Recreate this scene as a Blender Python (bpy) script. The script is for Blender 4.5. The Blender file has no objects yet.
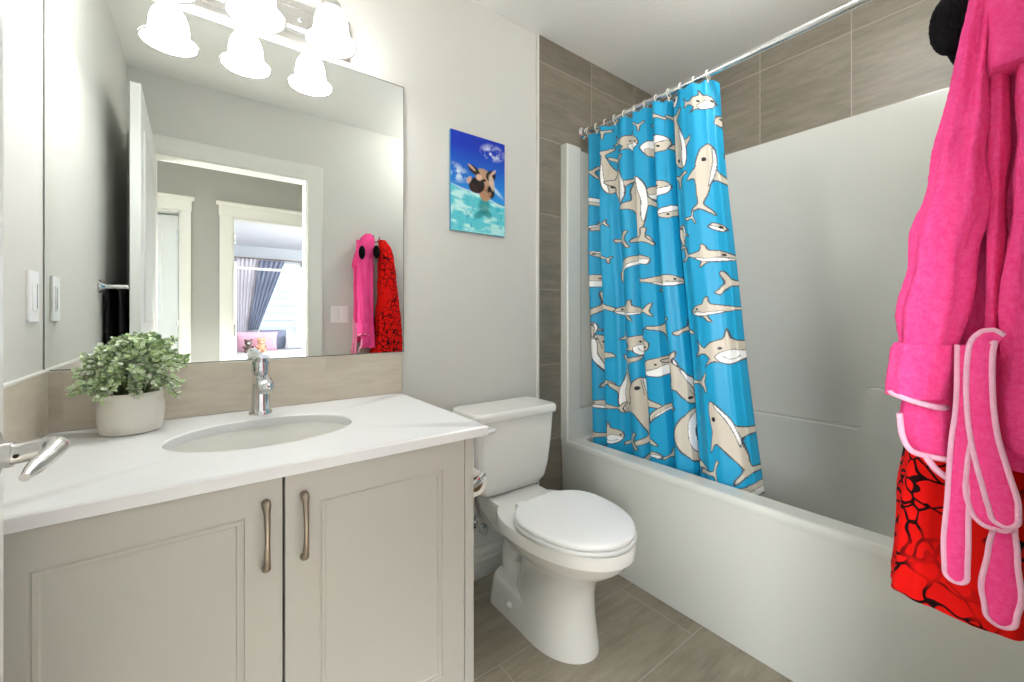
import bpy, bmesh, math, random
import numpy as np
from mathutils import Vector, Matrix, noise

random.seed(7)
SC = bpy.context.scene
COL = SC.collection
PI = math.pi

# ------------------------------------------------------------------ camera, world, lights, exposure
CAM_H = 1.1075
cam_data = bpy.data.cameras.new('camera')
cam_data.sensor_width = 36.0
cam_data.sensor_fit = 'HORIZONTAL'
cam_data.lens = 36.0 * 416.19 / 1024.0
cam_data.shift_y = -(341.0 - 316.36) / 1024.0
cam_data.clip_start = 0.02
cam = bpy.data.objects.new('camera', cam_data)
cam.location = (0, 0, CAM_H)
cam.rotation_euler = (PI / 2, 0, -math.radians(37.106))
COL.objects.link(cam)
SC.camera = cam

world = bpy.data.worlds.new('world')
SC.world = world
world.use_nodes = True
bg = world.node_tree.nodes['Background']
sky = world.node_tree.nodes.new('ShaderNodeTexSky')
sky.sky_type = 'NISHITA'
sky.sun_disc = False
sky.sun_elevation = math.radians(48)
sky.sun_rotation = math.radians(120)
world.node_tree.links.new(sky.outputs[0], bg.inputs[0])
bg.inputs[1].default_value = 1.0

SC.view_settings.view_transform = 'Standard'
SC.view_settings.look = 'None'
SC.view_settings.gamma = 1.0
SC.view_settings.use_curve_mapping = False
SC.view_settings.exposure = 0.56

def lamp(name, kind, loc, power, size=0.1, color=(1, 1, 1), rot=None, shape=None, size_y=None):
    d = bpy.data.lights.new(name, kind)
    d.energy = power
    d.color = color
    if kind == 'AREA':
        d.size = size
        if shape:
            d.shape = shape
        if size_y:
            d.size_y = size_y
    elif kind in ('POINT', 'SPOT'):
        d.shadow_soft_size = size
    o = bpy.data.objects.new(name, d)
    o.location = loc
    if rot:
        o.rotation_euler = rot
    COL.objects.link(o)
    return o

SHADE_X = (-0.068, 0.130, 0.3275)
SHADE_Y = 1.350
SHADE_Z = 1.938
for i, sx in enumerate(SHADE_X):
    lamp('bulb_light', 'POINT', (sx, SHADE_Y, SHADE_Z + 0.016), 2.2, 0.018, (1.0, 1.0, 1.0))
# the added ceiling bulb is a mesh below; added hall and bedroom fills follow
pot = lamp('hall_fill_light', 'AREA', (0.20, -0.58, 2.395), 33.0, 0.30, (1.0, 0.99, 0.97), shape='DISK')  # added hall fill, narrowed so the floor bounces light into the bathroom
pot.data.spread = math.radians(78)
side_fill = lamp('hall_side_fill', 'AREA', (-1.47, -0.82, 1.45), 40.0, 1.15, (0.98, 0.99, 1.0), rot=(0, -PI / 2, math.radians(36)), shape='RECTANGLE', size_y=1.0)  # added area fill from the hall's left, posing as daylight
side_fill.data.spread = math.radians(100)
lamp('bedroom_fill_light', 'POINT', (2.6, -3.2, 2.2), 190.0, 0.15, (0.96, 0.97, 1.0))  # added fill that brightens the bedroom; it has no fitting

# ------------------------------------------------------------------ helpers
def lin(c):
    return tuple(((v / 255.0) / 12.92 if v / 255.0 <= 0.04045 else ((v / 255.0 + 0.055) / 1.055) ** 2.4) for v in c)

def tag(o, label=None, cat=None, group=None, kind=None):
    if label: o['label'] = label
    if cat: o['category'] = cat
    if group: o['group'] = group
    if kind: o['kind'] = kind
    return o

def thing(name, label, cat, loc=(0, 0, 0), group=None):
    o = bpy.data.objects.new(name, None)
    o.location = loc
    o.empty_display_size = 0.05
    COL.objects.link(o)
    return tag(o, label, cat, group)

def adopt(o, parent):
    # parts keep their own coordinates in the room; only the root empties are moved
    o.parent = parent
    if parent.type == 'EMPTY':
        o.matrix_parent_inverse = Matrix.Translation(-parent.location)

def obj(name, bm, mat, parent=None, smooth=True, angle=40):
    me = bpy.data.meshes.new(name)
    if isinstance(bm, bmesh.types.BMesh):
        bmesh.ops.recalc_face_normals(bm, faces=bm.faces[:])
        bm.to_mesh(me)
        bm.free()
    else:
        me.from_pydata(bm[0], [], bm[1])
        b2 = bmesh.new(); b2.from_mesh(me)
        bmesh.ops.recalc_face_normals(b2, faces=b2.faces[:])
        b2.to_mesh(me); b2.free()
    if smooth:
        me.polygons.foreach_set('use_smooth', [True] * len(me.polygons))
        me.set_sharp_from_angle(angle=math.radians(angle))
    if mat: me.materials.append(mat)
    o = bpy.data.objects.new(name, me)
    COL.objects.link(o)
    if smooth and len(me.polygons) < 500:
        wn = o.modifiers.new('flat_faces', 'WEIGHTED_NORMAL'); wn.keep_sharp = True; wn.weight = 90
    if parent is not None: adopt(o, parent)
    return o

def struct(name, bm, mat, smooth=True, parent=None, label=None):
    o = obj(name, bm, mat, parent, smooth)
    if parent is None: o['kind'] = 'structure'
    if label: o['label'] = label
    return o

def NB(): return bmesh.new()

def box(bm, x0, x1, y0, y1, z0, z1, bev=0.0, seg=2):
    vs = [bm.verts.new((x, y, z)) for z in (z0, z1) for y in (y0, y1) for x in (x0, x1)]
    fs = [(0, 2, 3, 1), (4, 5, 7, 6), (0, 1, 5, 4), (2, 6, 7, 3), (0, 4, 6, 2), (1, 3, 7, 5)]
    faces = [bm.faces.new([vs[i] for i in f]) for f in fs]
    if bev > 0:
        es = list({e for f in faces for e in f.edges})
        bmesh.ops.bevel(bm, geom=es, offset=bev, segments=seg, profile=0.7, affect='EDGES')
    return bm

def loft(bm, rings, close=True, cap0=True, cap1=True):
    rv = [[bm.verts.new(p) for p in r] for r in rings]
    n = len(rings[0])
    for a, b in zip(rv, rv[1:]):
        for i in range(n if close else n - 1):
            j = (i + 1) % n
            bm.faces.new((a[i], a[j], b[j], b[i]))
    if cap0: bm.faces.new(rv[0][::-1])
    if cap1: bm.faces.new(rv[-1])
    return rv

def lathe(bm, prof, c=(0, 0, 0), n=40, axis='z', sx=1.0, sy=1.0, cap0=True, cap1=True):
    rings = []
    for r, h in prof:
        ring = []
        for i in range(n):
            a = 2 * PI * i / n
            u, v = r * math.cos(a) * sx, r * math.sin(a) * sy
            if axis == 'z': p = (c[0] + u, c[1] + v, c[2] + h)
            elif axis == 'y': p = (c[0] + u, c[1] + h, c[2] + v)
            else: p = (c[0] + h, c[1] + u, c[2] + v)
            ring.append(p)
        rings.append(ring)
    loft(bm, rings, True, cap0, cap1)
    return bm

def smooth_path(pts, k=6):
    P = [Vector(p) for p in pts]
    out = []
    for i in range(len(P) - 1):
        p0 = P[i - 1] if i > 0 else P[i] * 2 - P[i + 1]
        p1, p2 = P[i], P[i + 1]
        p3 = P[i + 2] if i + 2 < len(P) else P[i + 1] * 2 - P[i]
        for s in range(k):
            t = s / k
            out.append(0.5 * ((2 * p1) + (p2 - p0) * t + (2 * p0 - 5 * p1 + 4 * p2 - p3) * t * t + (3 * p1 - p0 - 3 * p2 + p3) * t ** 3))
    out.append(P[-1])
    return out

def tube(bm, pts, rad, n=12, k=6, flat=None, up=(1, 0, 0), cap=True):
    """sweep; rad: number or list per control point; flat: second radius (along `up`)"""
    path = smooth_path(pts, k) if k > 1 else [Vector(p) for p in pts]
    m = len(path)
    def interp(vals, t):
        if not isinstance(vals, (list, tuple)): return vals
        f = t * (len(vals) - 1); i = min(int(f), len(vals) - 2); g = f - i
        g = g * g * (3 - 2 * g)
        return vals[i] * (1 - g) + vals[i + 1] * g
    rings = []
    ref = Vector(up).normalized()
    prev = None
    for i, p in enumerate(path):
        t = (path[min(i + 1, m - 1)] - path[max(i - 1, 0)])
        if t.length < 1e-9: t = Vector((0, 0, 1))
        t.normalize()
        if flat is not None:
            a = ref - t * ref.dot(t)
            if a.length < 1e-4: a = t.orthogonal()
        else:
            a = (prev - t * prev.dot(t)) if prev is not None else t.orthogonal()
            if a.length < 1e-4: a = t.orthogonal()
        a.normalize(); prev = a.copy()
        b = t.cross(a)
        f = i / (m - 1)
        r1 = interp(rad, f); r2 = interp(flat, f) if flat is not None else r1
        rings.append([p + a * (r2 * math.cos(2 * PI * q / n)) + b * (r1 * math.sin(2 * PI * q / n)) for q in range(n)])
    loft(bm, rings, True, cap, cap)
    return bm

def rrect(x0, x1, y0, y1, z, r, k=5):
    pts = []
    for cx, cy, a0 in ((x1 - r, y1 - r, 0), (x0 + r, y1 - r, 90), (x0 + r, y0 + r, 180), (x1 - r, y0 + r, 270)):
        for i in range(k + 1):
            a = math.radians(a0 + 90 * i / k)
            pts.append((cx + r * math.cos(a), cy + r * math.sin(a), z))
    return pts

def prism(bm, prof, axis, a0, a1):
    """extrude a closed 2-D profile along an axis. axis x: prof=(y,z); y: prof=(x,z); z: prof=(x,y)"""
    def P(p, a):
        return {'x': (a, p[0], p[1]), 'y': (p[0], a, p[1]), 'z': (p[0], p[1], a)}[axis]
    loft(bm, [[P(p, a0) for p in prof], [P(p, a1) for p in prof]])
    return bm

# ------------------------------------------------------------------ materials
MATS = {}
def mat(name, rgb, rough=0.5, metal=0.0, var=0.0, vscale=8.0, bump=0.0, bscale=60.0, coat=0.0, sheen=0.0, spec=0.5, trans=0.0, stretch=None):
    m = bpy.data.materials.new(name); m.use_nodes = True
    nt = m.node_tree; b = nt.nodes['Principled BSDF']
    c = lin(rgb)
    b.inputs['Base Color'].default_value = (*c, 1)
    b.inputs['Roughness'].default_value = rough
    b.inputs['Metallic'].default_value = metal
    b.inputs['Specular IOR Level'].default_value = spec
    if coat: b.inputs['Coat Weight'].default_value = coat; b.inputs['Coat Roughness'].default_value = 0.08
    if sheen: b.inputs['Sheen Weight'].default_value = sheen; b.inputs['Sheen Roughness'].default_value = 0.4
    if trans: b.inputs['Transmission Weight'].default_value = trans
    tc = nt.nodes.new('ShaderNodeTexCoord')
    src = tc.outputs['Object']
    if stretch:
        mp = nt.nodes.new('ShaderNodeMapping'); mp.inputs['Scale'].default_value = stretch
        nt.links.new(src, mp.inputs['Vector']); src = mp.outputs['Vector']
    if var > 0:
        n = nt.nodes.new('ShaderNodeTexNoise'); n.inputs['Scale'].default_value = vscale; n.inputs['Detail'].default_value = 6
        nt.links.new(src, n.inputs['Vector'])
        mx = nt.nodes.new('ShaderNodeMix'); mx.data_type = 'RGBA'
        mx.inputs['A'].default_value = (*[max(0, v * (1 - var)) for v in c], 1)
        mx.inputs['B'].default_value = (*[min(1, v * (1 + var)) for v in c], 1)
        nt.links.new(n.outputs['Fac'], mx.inputs['Factor']); nt.links.new(mx.outputs['Result'], b.inputs['Base Color'])
    if bump > 0:
        n2 = nt.nodes.new('ShaderNodeTexNoise'); n2.inputs['Scale'].default_value = bscale; n2.inputs['Detail'].default_value = 4
        nt.links.new(src, n2.inputs['Vector'])
        bp = nt.nodes.new('ShaderNodeBump'); bp.inputs['Strength'].default_value = bump; bp.inputs['Distance'].default_value = 0.004
        nt.links.new(n2.outputs['Fac'], bp.inputs['Height']); nt.links.new(bp.outputs['Normal'], b.inputs['Normal'])
    MATS[name] = m
    return m

def emit_mat(name, rgb, strength):
    m = bpy.data.materials.new(name); m.use_nodes = True
    nt = m.node_tree; nt.nodes.clear()
    e = nt.nodes.new('ShaderNodeEmission'); o = nt.nodes.new('ShaderNodeOutputMaterial')
    e.inputs[0].default_value = (*lin(rgb), 1); e.inputs[1].default_value = strength
    nt.links.new(e.outputs[0], o.inputs[0])
    return m

def tile_mat(name, dark, light, grout, rough, axes, size, offset, stretch_axis, gw=0.004, noise_amt=1.0, shift=0.0):
    """stone-look tile: axes = which object axes run along the tile's width and height; size = tile size in m"""
    m = bpy.data.materials.new(name); m.use_nodes = True
    nt = m.node_tree; b = nt.nodes['Principled BSDF']; b.inputs['Roughness'].default_value = rough
    tc = nt.nodes.new('ShaderNodeTexCoord')
    sep = nt.nodes.new('ShaderNodeSeparateXYZ'); nt.links.new(tc.outputs['Object'], sep.inputs[0])
    comb = nt.nodes.new('ShaderNodeCombineXYZ')
    for k, ax in enumerate(axes):
        ad = nt.nodes.new('ShaderNodeMath'); ad.operation = 'SUBTRACT'; ad.inputs[1].default_value = offset[k]
        nt.links.new(sep.outputs['XYZ'.index(ax)], ad.inputs[0]); nt.links.new(ad.outputs[0], comb.inputs[k])
    br = nt.nodes.new('ShaderNodeTexBrick')
    br.inputs['Scale'].default_value = 1.0; br.offset = shift; br.squash = 1.0
    br.inputs['Brick Width'].default_value = size[0]; br.inputs['Row Height'].default_value = size[1]
    br.inputs['Mortar Size'].default_value = gw / 2; br.inputs['Mortar Smooth'].default_value = 0.2
    br.inputs['Color1'].default_value = (0, 0, 0, 1); br.inputs['Color2'].default_value = (1, 1, 1, 1); br.inputs['Mortar'].default_value = (0.5, 0.5, 0.5, 1)
    nt.links.new(comb.outputs[0], br.inputs['Vector'])
    # streaky stone grain, shifted from tile to tile
    mp = nt.nodes.new('ShaderNodeMapping')
    sc = [9.0, 9.0, 9.0]; sc['XYZ'.index(stretch_axis)] = 1.6
    mp.inputs['Scale'].default_value = sc
    addv = nt.nodes.new('ShaderNodeVectorMath'); addv.operation = 'ADD'
    nt.links.new(tc.outputs['Object'], addv.inputs[0])
    scl = nt.nodes.new('ShaderNodeVectorMath'); scl.operation = 'SCALE'; scl.inputs['Scale'].default_value = 3.0
    nt.links.new(br.outputs['Color'], scl.inputs[0]); nt.links.new(scl.outputs[0], addv.inputs[1])
    nt.links.new(addv.outputs[0], mp.inputs['Vector'])
    n = nt.nodes.new('ShaderNodeTexNoise'); n.inputs['Scale'].default_value = 1.0; n.inputs['Detail'].default_value = 8; n.inputs['Roughness'].default_value = 0.62
    nt.links.new(mp.outputs[0], n.inputs['Vector'])
    n2 = nt.nodes.new('ShaderNodeTexNoise'); n2.inputs['Scale'].default_value = 5.0; n2.inputs['Detail'].default_value = 10; n2.inputs['Roughness'].default_value = 0.7
    nt.links.new(mp.outputs[0], n2.inputs['Vector'])
    av = nt.nodes.new('ShaderNodeMath'); av.operation = 'ADD'
    nt.links.new(n.outputs['Fac'], av.inputs[0]); nt.links.new(n2.outputs['Fac'], av.inputs[1])
    rg = nt.nodes.new('ShaderNodeMapRange'); rg.inputs['From Min'].default_value = 0.65; rg.inputs['From Max'].default_value = 1.35
    nt.links.new(av.outputs[0], rg.inputs['Value'])
    mx = nt.nodes.new('ShaderNodeMix'); mx.data_type = 'RGBA'
    mx.inputs['A'].default_value = (*lin(dark), 1); mx.inputs['B'].default_value = (*lin(light), 1)
    nt.links.new(rg.outputs[0], mx.inputs['Factor'])
    gm = nt.nodes.new('ShaderNodeMix'); gm.data_type = 'RGBA'; gm.inputs['B'].default_value = (*lin(grout), 1)
    nt.links.new(mx.outputs['Result'], gm.inputs['A']); nt.links.new(br.outputs['Fac'], gm.inputs['Factor'])
    nt.links.new(gm.outputs['Result'], b.inputs['Base Color'])
    bp = nt.nodes.new('ShaderNodeBump'); bp.inputs['Strength'].default_value = 0.35; bp.inputs['Distance'].default_value = 0.002; bp.invert = True
    nt.links.new(br.outputs['Fac'], bp.inputs['Height']); nt.links.new(bp.outputs['Normal'], b.inputs['Normal'])
    MATS[name] = m
    return m

def attr_mat(name, attr, rough=0.5, sheen=0.0, spec=0.4):
    m = bpy.data.materials.new(name); m.use_nodes = True
    nt = m.node_tree; b = nt.nodes['Principled BSDF']
    a = nt.nodes.new('ShaderNodeAttribute'); a.attribute_name = attr
    nt.links.new(a.outputs['Color'], b.inputs['Base Color'])
    b.inputs['Roughness'].default_value = rough; b.inputs['Specular IOR Level'].default_value = spec
    if sheen: b.inputs['Sheen Weight'].default_value = sheen
    return m

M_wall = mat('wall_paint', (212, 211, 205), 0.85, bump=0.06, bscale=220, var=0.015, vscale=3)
M_hall = mat('hall_paint_dimmed', (168, 167, 161), 0.85, bump=0.06, bscale=220)  # wall paint darkened so the fill-lit hall looks dimmer
M_ceil = mat('ceiling_paint', (243, 242, 238), 0.95, bump=0.35, bscale=70)
M_trim = mat('trim_paint', (226, 225, 218), 0.35)
M_doorp = mat('door_paint', (226, 227, 224), 0.28)
M_cab = mat('cabinet_paint', (189, 188, 181), 0.42, var=0.015, vscale=4)
M_cabdark = mat('cabinet_shadow_gap', (96, 86, 70), 0.8)
M_quartz = mat('quartz', (232, 234, 235), 0.22, var=0.02, vscale=60)
M_china = mat('white_china', (235, 234, 229), 0.10, coat=0.4)
M_sink = mat('sink_china', (219, 218, 216), 0.18, coat=0.3)
M_acryl = mat('tub_acrylic', (202, 204, 197), 0.16, coat=0.5, bump=0.01, bscale=9)
M_chrome = mat('chrome', (225, 226, 228), 0.07, 1.0)
M_nickel = mat('brushed_nickel', (204, 203, 200), 0.24, 1.0, bump=0.02, bscale=200)
M_pull = mat('aged_nickel', (158, 146, 132), 0.30, 1.0, var=0.1, vscale=40)
M_mirror = mat('mirror_glass', (236, 240, 237), 0.0, 1.0)
M_mirredge = mat('mirror_edge', (120, 128, 122), 0.2)
M_plast = mat('white_plastic', (239, 240, 239), 0.35)
M_black = mat('black_fabric', (14, 14, 16), 0.95, bump=0.4, bscale=250)
M_dark = mat('dark_hole', (30, 26, 22), 0.7)
M_pot = mat('pot_glaze', (226, 223, 213), 0.3, coat=0.25, bump=0.03, bscale=25)
M_soil = mat('soil', (70, 62, 45), 0.95, var=0.3, vscale=90)
M_stem = mat('plant_stem', (104, 124, 74), 0.7)
M_glassclear = mat('clear_plastic', (236, 240, 242), 0.05, trans=0.85)
M_paper = mat('tissue_paper', (238, 236, 230), 0.95, bump=0.15, bscale=120)
M_card = mat('cardboard_core', (150, 122, 92), 0.9)
M_shade = emit_mat('lit_frosted_glass', (254, 254, 253), 14.0)
M_fillbulb = emit_mat('lit_fill_bulb', (255, 253, 250), 150.0)
M_lip = emit_mat('lit_glass_lip', (236, 231, 222), 0.56)
M_bulb = emit_mat('lit_bulb', (255, 248, 232), 9.0)
M_filldisc = emit_mat('lit_fill_diffuser', (255, 250, 242), 3.0)
M_carpet = mat('hall_carpet', (204, 196, 184), 0.98, bump=0.8, bscale=300, var=0.08, vscale=120)

M_tile = tile_mat('shower_wall_tile', (97, 91, 78), (137, 130, 116), (154, 147, 134), 0.45, ('X', 'Z'), (0.36, 0.36), (1.292, 0.876), 'X')
M_tile_r = tile_mat('shower_side_tile', (97, 91, 78), (137, 130, 116), (154, 147, 134), 0.45, ('Y', 'Z'), (0.36, 0.36), (0.54, 0.876), 'Y')
M_splash = tile_mat('backsplash_tile', (184, 173, 155), (217, 208, 192), (198, 190, 176), 0.4, ('X', 'Z'), (0.61, 0.30), (-0.265, 0.80), 'X', gw=0.003)
M_splash_l = tile_mat('backsplash_tile_side', (184, 173, 155), (217, 208, 192), (198, 190, 176), 0.4, ('Y', 'Z'), (0.61, 0.30), (0.35, 0.80), 'Y', gw=0.003)
M_floor = tile_mat('floor_tile', (112, 105, 90), (158, 150, 134), (162, 154, 140), 0.38, ('X', 'Y'), (0.61, 0.305), (0.765, 1.08), 'X', gw=0.004, shift=0.5)

# ------------------------------------------------------------------ the setting
XL, XR, YB, YF, ZC = -0.2993, 2.216, 1.502, -0.0126, 2.44
YH = -1.65          # hall wall
YW = -6.30          # bedroom window wall
YF2 = -0.132        # hall side of the bathroom's front wall
DX0, DX1, DZ = -0.200, 0.590, 2.020   # bathroom doorway

struct('wall_left', box(NB(), XL - 0.12, XL, YF2, YB + 0.12, 0, ZC), M_wall, False)
struct('wall_back', box(NB(), XL, XR + 0.01, YB, YB + 0.12, 0, ZC), M_wall, False)
struct('wall_right', box(NB(), XR + 0.01, XR + 0.13, YF2, YB + 0.12, 0, ZC), M_wall, False)
b = NB()
prism(b, [(XL, 0), (DX0, 0), (DX0, DZ), (DX1, DZ), (DX1, 0), (XR + 0.01, 0), (XR + 0.01, ZC), (XL, ZC)], 'y', YF2, YF)
struct('wall_front', b, M_wall, False)
struct('ceiling', box(NB(), XL - 0.12, XR + 0.13, YF2, YB + 0.12, ZC, ZC + 0.1), M_ceil, False)
struct('floor', box(NB(), XL - 0.12, XR + 0.13, YF2, YB + 0.12, -0.1, 0), M_floor, False)

# shower wall tiles: the back wall from its metal edge strip to the corner, and the band above the surround on the right
b = NB()
box(b, 1.285, XR + 0.01, YB - 0.010, YB, 0, ZC)
struct('wall_back_tile', b, M_tile, False)
struct('wall_right_tile', box(NB(), XR, XR + 0.01, YF, YB - 0.010, 1.90, ZC), M_tile_r, False)
struct('trim_1', box(NB(), 1.277, 1.287, YB - 0.013, YB, 0, ZC, 0.002), M_trim)

# baseboard behind the toilet
prof = [(YB, 0), (YB - 0.016, 0), (YB - 0.016, 0.070), (YB - 0.012, 0.078), (YB - 0.012, 0.098), (YB - 0.006, 0.112), (YB - 0.004, 0.122), (YB, 0.122)]
struct('baseboard_back', prism(NB(), prof, 'x', 0.575, 1.277), M_trim, False)

def casing(name, x0, x1, zt, w, y, sgn, t=0.016, mitre=True, parent=None):
    """flat door casing with a bead: sgn = direction the face looks along y"""
    b = NB()
    pr = [(0, 0), (0, t * 0.7), (w * 0.12, t * 0.8), (w * 0.2, t * 0.55), (w * 0.75, t), (w * 0.94, t), (w, t * 0.8), (w, 0)]
    path = [((x0, 0), (-1, 0)), ((x0, zt), (-1, 1)), ((x1, zt), (1, 1)), ((x1, 0), (1, 0))]
    rings = []
    for (px, pz), (dx, dz) in path:
        rings.append([(px + dx * o, y + sgn * h, pz + dz * o) for o, h in pr])
    loft(b, rings)
    return b

# bathroom doorway: casing on the room side, jamb lining the opening
struct('trim_2', casing('c', DX0 - 0.003 + 0.006, 0.579, 2.010, 0.093, YF, 1), M_trim, True)
b = NB()
prism(b, [(DX0 - 0.0, 0), (DX0 + 0.018, 0), (DX0 + 0.018, 2.002), (DX1 - 0.018, 2.002), (DX1 - 0.018, 0), (DX1, 0), (DX1, DZ), (DX0, DZ)], 'y', YF2, YF)
struct('trim_3', b, M_trim, False)

# hall: floor, ceiling, side walls, and the wall with two doorways seen in the mirror
HX0, HX1 = -1.5, 2.2
struct('floor_hall', box(NB(), HX0, HX1, YH, YF2, -0.1, 0), M_carpet, False)
struct('ceiling_hall', box(NB(), HX0, HX1, YH, YF2, ZC, ZC + 0.1), M_ceil, False)
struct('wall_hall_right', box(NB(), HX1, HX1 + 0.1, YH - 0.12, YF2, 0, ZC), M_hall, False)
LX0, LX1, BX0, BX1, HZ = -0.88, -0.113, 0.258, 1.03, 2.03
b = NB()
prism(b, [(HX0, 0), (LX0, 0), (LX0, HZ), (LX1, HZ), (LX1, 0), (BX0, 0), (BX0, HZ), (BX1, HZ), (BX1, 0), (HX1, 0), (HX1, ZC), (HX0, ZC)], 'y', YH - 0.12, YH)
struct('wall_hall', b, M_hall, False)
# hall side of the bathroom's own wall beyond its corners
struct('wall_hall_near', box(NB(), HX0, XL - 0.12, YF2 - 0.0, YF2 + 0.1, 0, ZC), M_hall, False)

def headed_casing(name, x0, x1, zt, w=0.085):
    b = NB()
    y = YH
    def bx(*a): box(b, *a)
    bx(x0 - w, x0, y, y + 0.018, 0, zt, 0.002)
    bx(x1, x1 + w, y, y + 0.018, 0, zt, 0.002)
    bx(x0 - w - 0.006, x1 + w + 0.006, y, y + 0.020, zt, zt + 0.095, 0.002)
    # crown on top of the head board
    cr = [(y, zt + 0.095), (y + 0.022, zt + 0.095), (y + 0.030, zt + 0.105), (y + 0.040, zt + 0.112), (y + 0.042, zt + 0.125), (y, zt + 0.125)]
    prism(b, cr, 'x', x0 - w - 0.026, x1 + w + 0.026)
    # jambs
    bx(x0, x0 + 0.016, y - 0.12, y, 0, zt)
    bx(x1 - 0.016, x1, y - 0.12, y, 0, zt)
    bx(x0, x1, y - 0.12, y, zt - 0.016, zt)
    o = struct(name, b, M_trim)
    return o

t4 = headed_casing('trim_4', LX0, LX1, HZ, 0.069)
t5 = headed_casing('trim_5', BX0, BX1, HZ, 0.095)
for t, x, zs in ((t4, LX1 - 0.020, (1.02, 1.82)), (t5, BX0 + 0.0185, (0.98, 1.83))):
    for z in zs:
        b = NB(); box(b, x - 0.003, x + 0.004, YH - 0.05, YH - 0.006, z - 0.05, z + 0.05)
        lathe(b, [(0.0065, -0.052), (0.0065, 0.052)], (x, YH - 0.004, z), 10)
        obj('hinge', b, M_nickel, t)

def panel_door(name, w, h, t, mtl, panels, kind_struct=True):
    """door leaf in local coords: hinge edge at x=0, width along +x, thickness centred on y, raised moulded panels both sides"""
    b = NB()
    box(b, 0, w, -t / 2, t / 2, 0.012, h, 0.002, 1)
    for s in (-1, 1):
        for (x0, x1, z0, z1) in panels:
            # moulding: a ridge that runs round the panel
            pr = [(0.0, 0.0), (0.006, 0.006), (0.016, 0.0075), (0.024, 0.003), (0.030, 0.0)]
            rings = []
            for o, hh in pr:
                rings.append([(x0 + o, s * (t / 2 + hh - 0.0005), z0 + o), (x1 - o, s * (t / 2 + hh - 0.0005), z0 + o), (x1 - o, s * (t / 2 + hh - 0.0005), z1 - o), (x0 + o, s * (t / 2 + hh - 0.0005), z1 - o)])
            loft(b, rings, True, False, False)
    return b

# bathroom door, swung open along the left wall
DW = 0.742
b = panel_door('door_1', DW, 2.048, 0.035, M_doorp, [(0.11, DW - 0.11, 0.22, 0.93), (0.11, DW - 0.11, 1.08, 1.90)])
door = struct('door_1', b, M_doorp)
door.location = (DX0 - 0.0005, 0.006, 0)
door.rotation_euler = (0, 0, math.radians(90.0 - 0.2))

def in_door(bm_name, b, m):
    o = obj(bm_name, b, m, None)
    o.parent = door
    return o
HXD = DW - 0.062
for s in (-1, 1):
    hz = 0.958
    b = NB()
    lathe(b, [(0.0, 0.0), (0.030, 0.0), (0.031, 0.004), (0.027, 0.009), (0.0, 0.010)], (0, 0, 0), 36, 'y', cap0=False, cap1=False)
    bmesh.ops.scale(b, vec=(1, -s, 1), verts=b.verts[:]); bmesh.ops.translate(b, vec=(HXD, -s * 0.0175, hz), verts=b.verts[:])
    in_door('rosette', b, M_nickel)
    if s == 1:
        # neck, then the lever folding back toward the hinge side
        b = NB()
        y0 = -0.0275
        neck = [(HXD, y0 + 0.004, hz), (HXD, y0 - 0.012, hz)]
        tube(b, neck, 0.0135, 20, 1)
        in_door('collar', b, M_nickel)
        b = NB()
        tube(b, [(HXD, y0 - 0.010, hz), (HXD, y0 - 0.022, hz + 0.001), (HXD - 0.003, y0 - 0.040, hz + 0.005), (HXD - 0.014, y0 - 0.047, hz + 0.006),
                 (HXD - 0.036, y0 - 0.046, hz + 0.003), (HXD - 0.062, y0 - 0.042, hz - 0.001), (HXD - 0.086, y0 - 0.039, hz - 0.005)],
             [0.0112, 0.0108, 0.0104, 0.0098, 0.0088, 0.0076, 0.0042], 18, 8)
        in_door('lever', b, M_nickel)
        b = NB(); lathe(b, [(0.0022, -0.0008), (0.0022, 0.0008)], (HXD - 0.0116, y0 - 0.016, hz), 10, 'x'); in_door('screw_hole', b, M_dark)
b = NB(); box(b, DW - 0.001, DW + 0.0015, -0.0125, 0.0125, 0.90, 1.0, 0.001, 1); in_door('latch_plate', b, M_nickel)

# the closed hall door seen at the edge of the mirror
b = panel_door('door_2', LX1 - LX0 - 0.036, 2.0, 0.035, M_doorp, [(0.11, 0.62, 0.22, 0.93), (0.11, 0.62, 1.08, 1.86)])
d2 = struct('door_2', b, M_doorp)
d2.location = (LX1 - 0.018, YH - 0.100, 0)
d2.rotation_euler = (0, 0, math.radians(180 + 16))
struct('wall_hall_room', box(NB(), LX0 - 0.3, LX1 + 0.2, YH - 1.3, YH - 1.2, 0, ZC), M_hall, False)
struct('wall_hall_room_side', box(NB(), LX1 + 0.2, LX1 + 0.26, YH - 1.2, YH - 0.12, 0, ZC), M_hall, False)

# bedroom shell
RX0, RX1 = LX1 + 0.26, 3.2
struct('floor_bedroom', box(NB(), LX0 - 0.3, RX1, YW - 0.1, YH, -0.1, 0), M_carpet, False)
M_bed_ceil = mat('bedroom_ceiling_paint', (232, 232, 236), 0.95)
struct('ceiling_bedroom', box(NB(), LX0 - 0.3, RX1, YW - 0.1, YH - 0.12, ZC, ZC + 0.1), M_bed_ceil, False)
M_bedwall = mat('bedroom_paint', (200, 204, 210), 0.85)
struct('wall_bedroom_left', box(NB(), RX0 - 0.0, RX0 + 0.05, YW, YH - 1.2, 0, ZC), M_bedwall, False)
struct('wall_bedroom_right', box(NB(), RX1, RX1 + 0.1, YW, YH - 0.12, 0, ZC), M_bedwall, False)
WX0, WX1, WZ0, WZ1 = 0.92, 2.25, 0.72, 2.16
b = NB()
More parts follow.
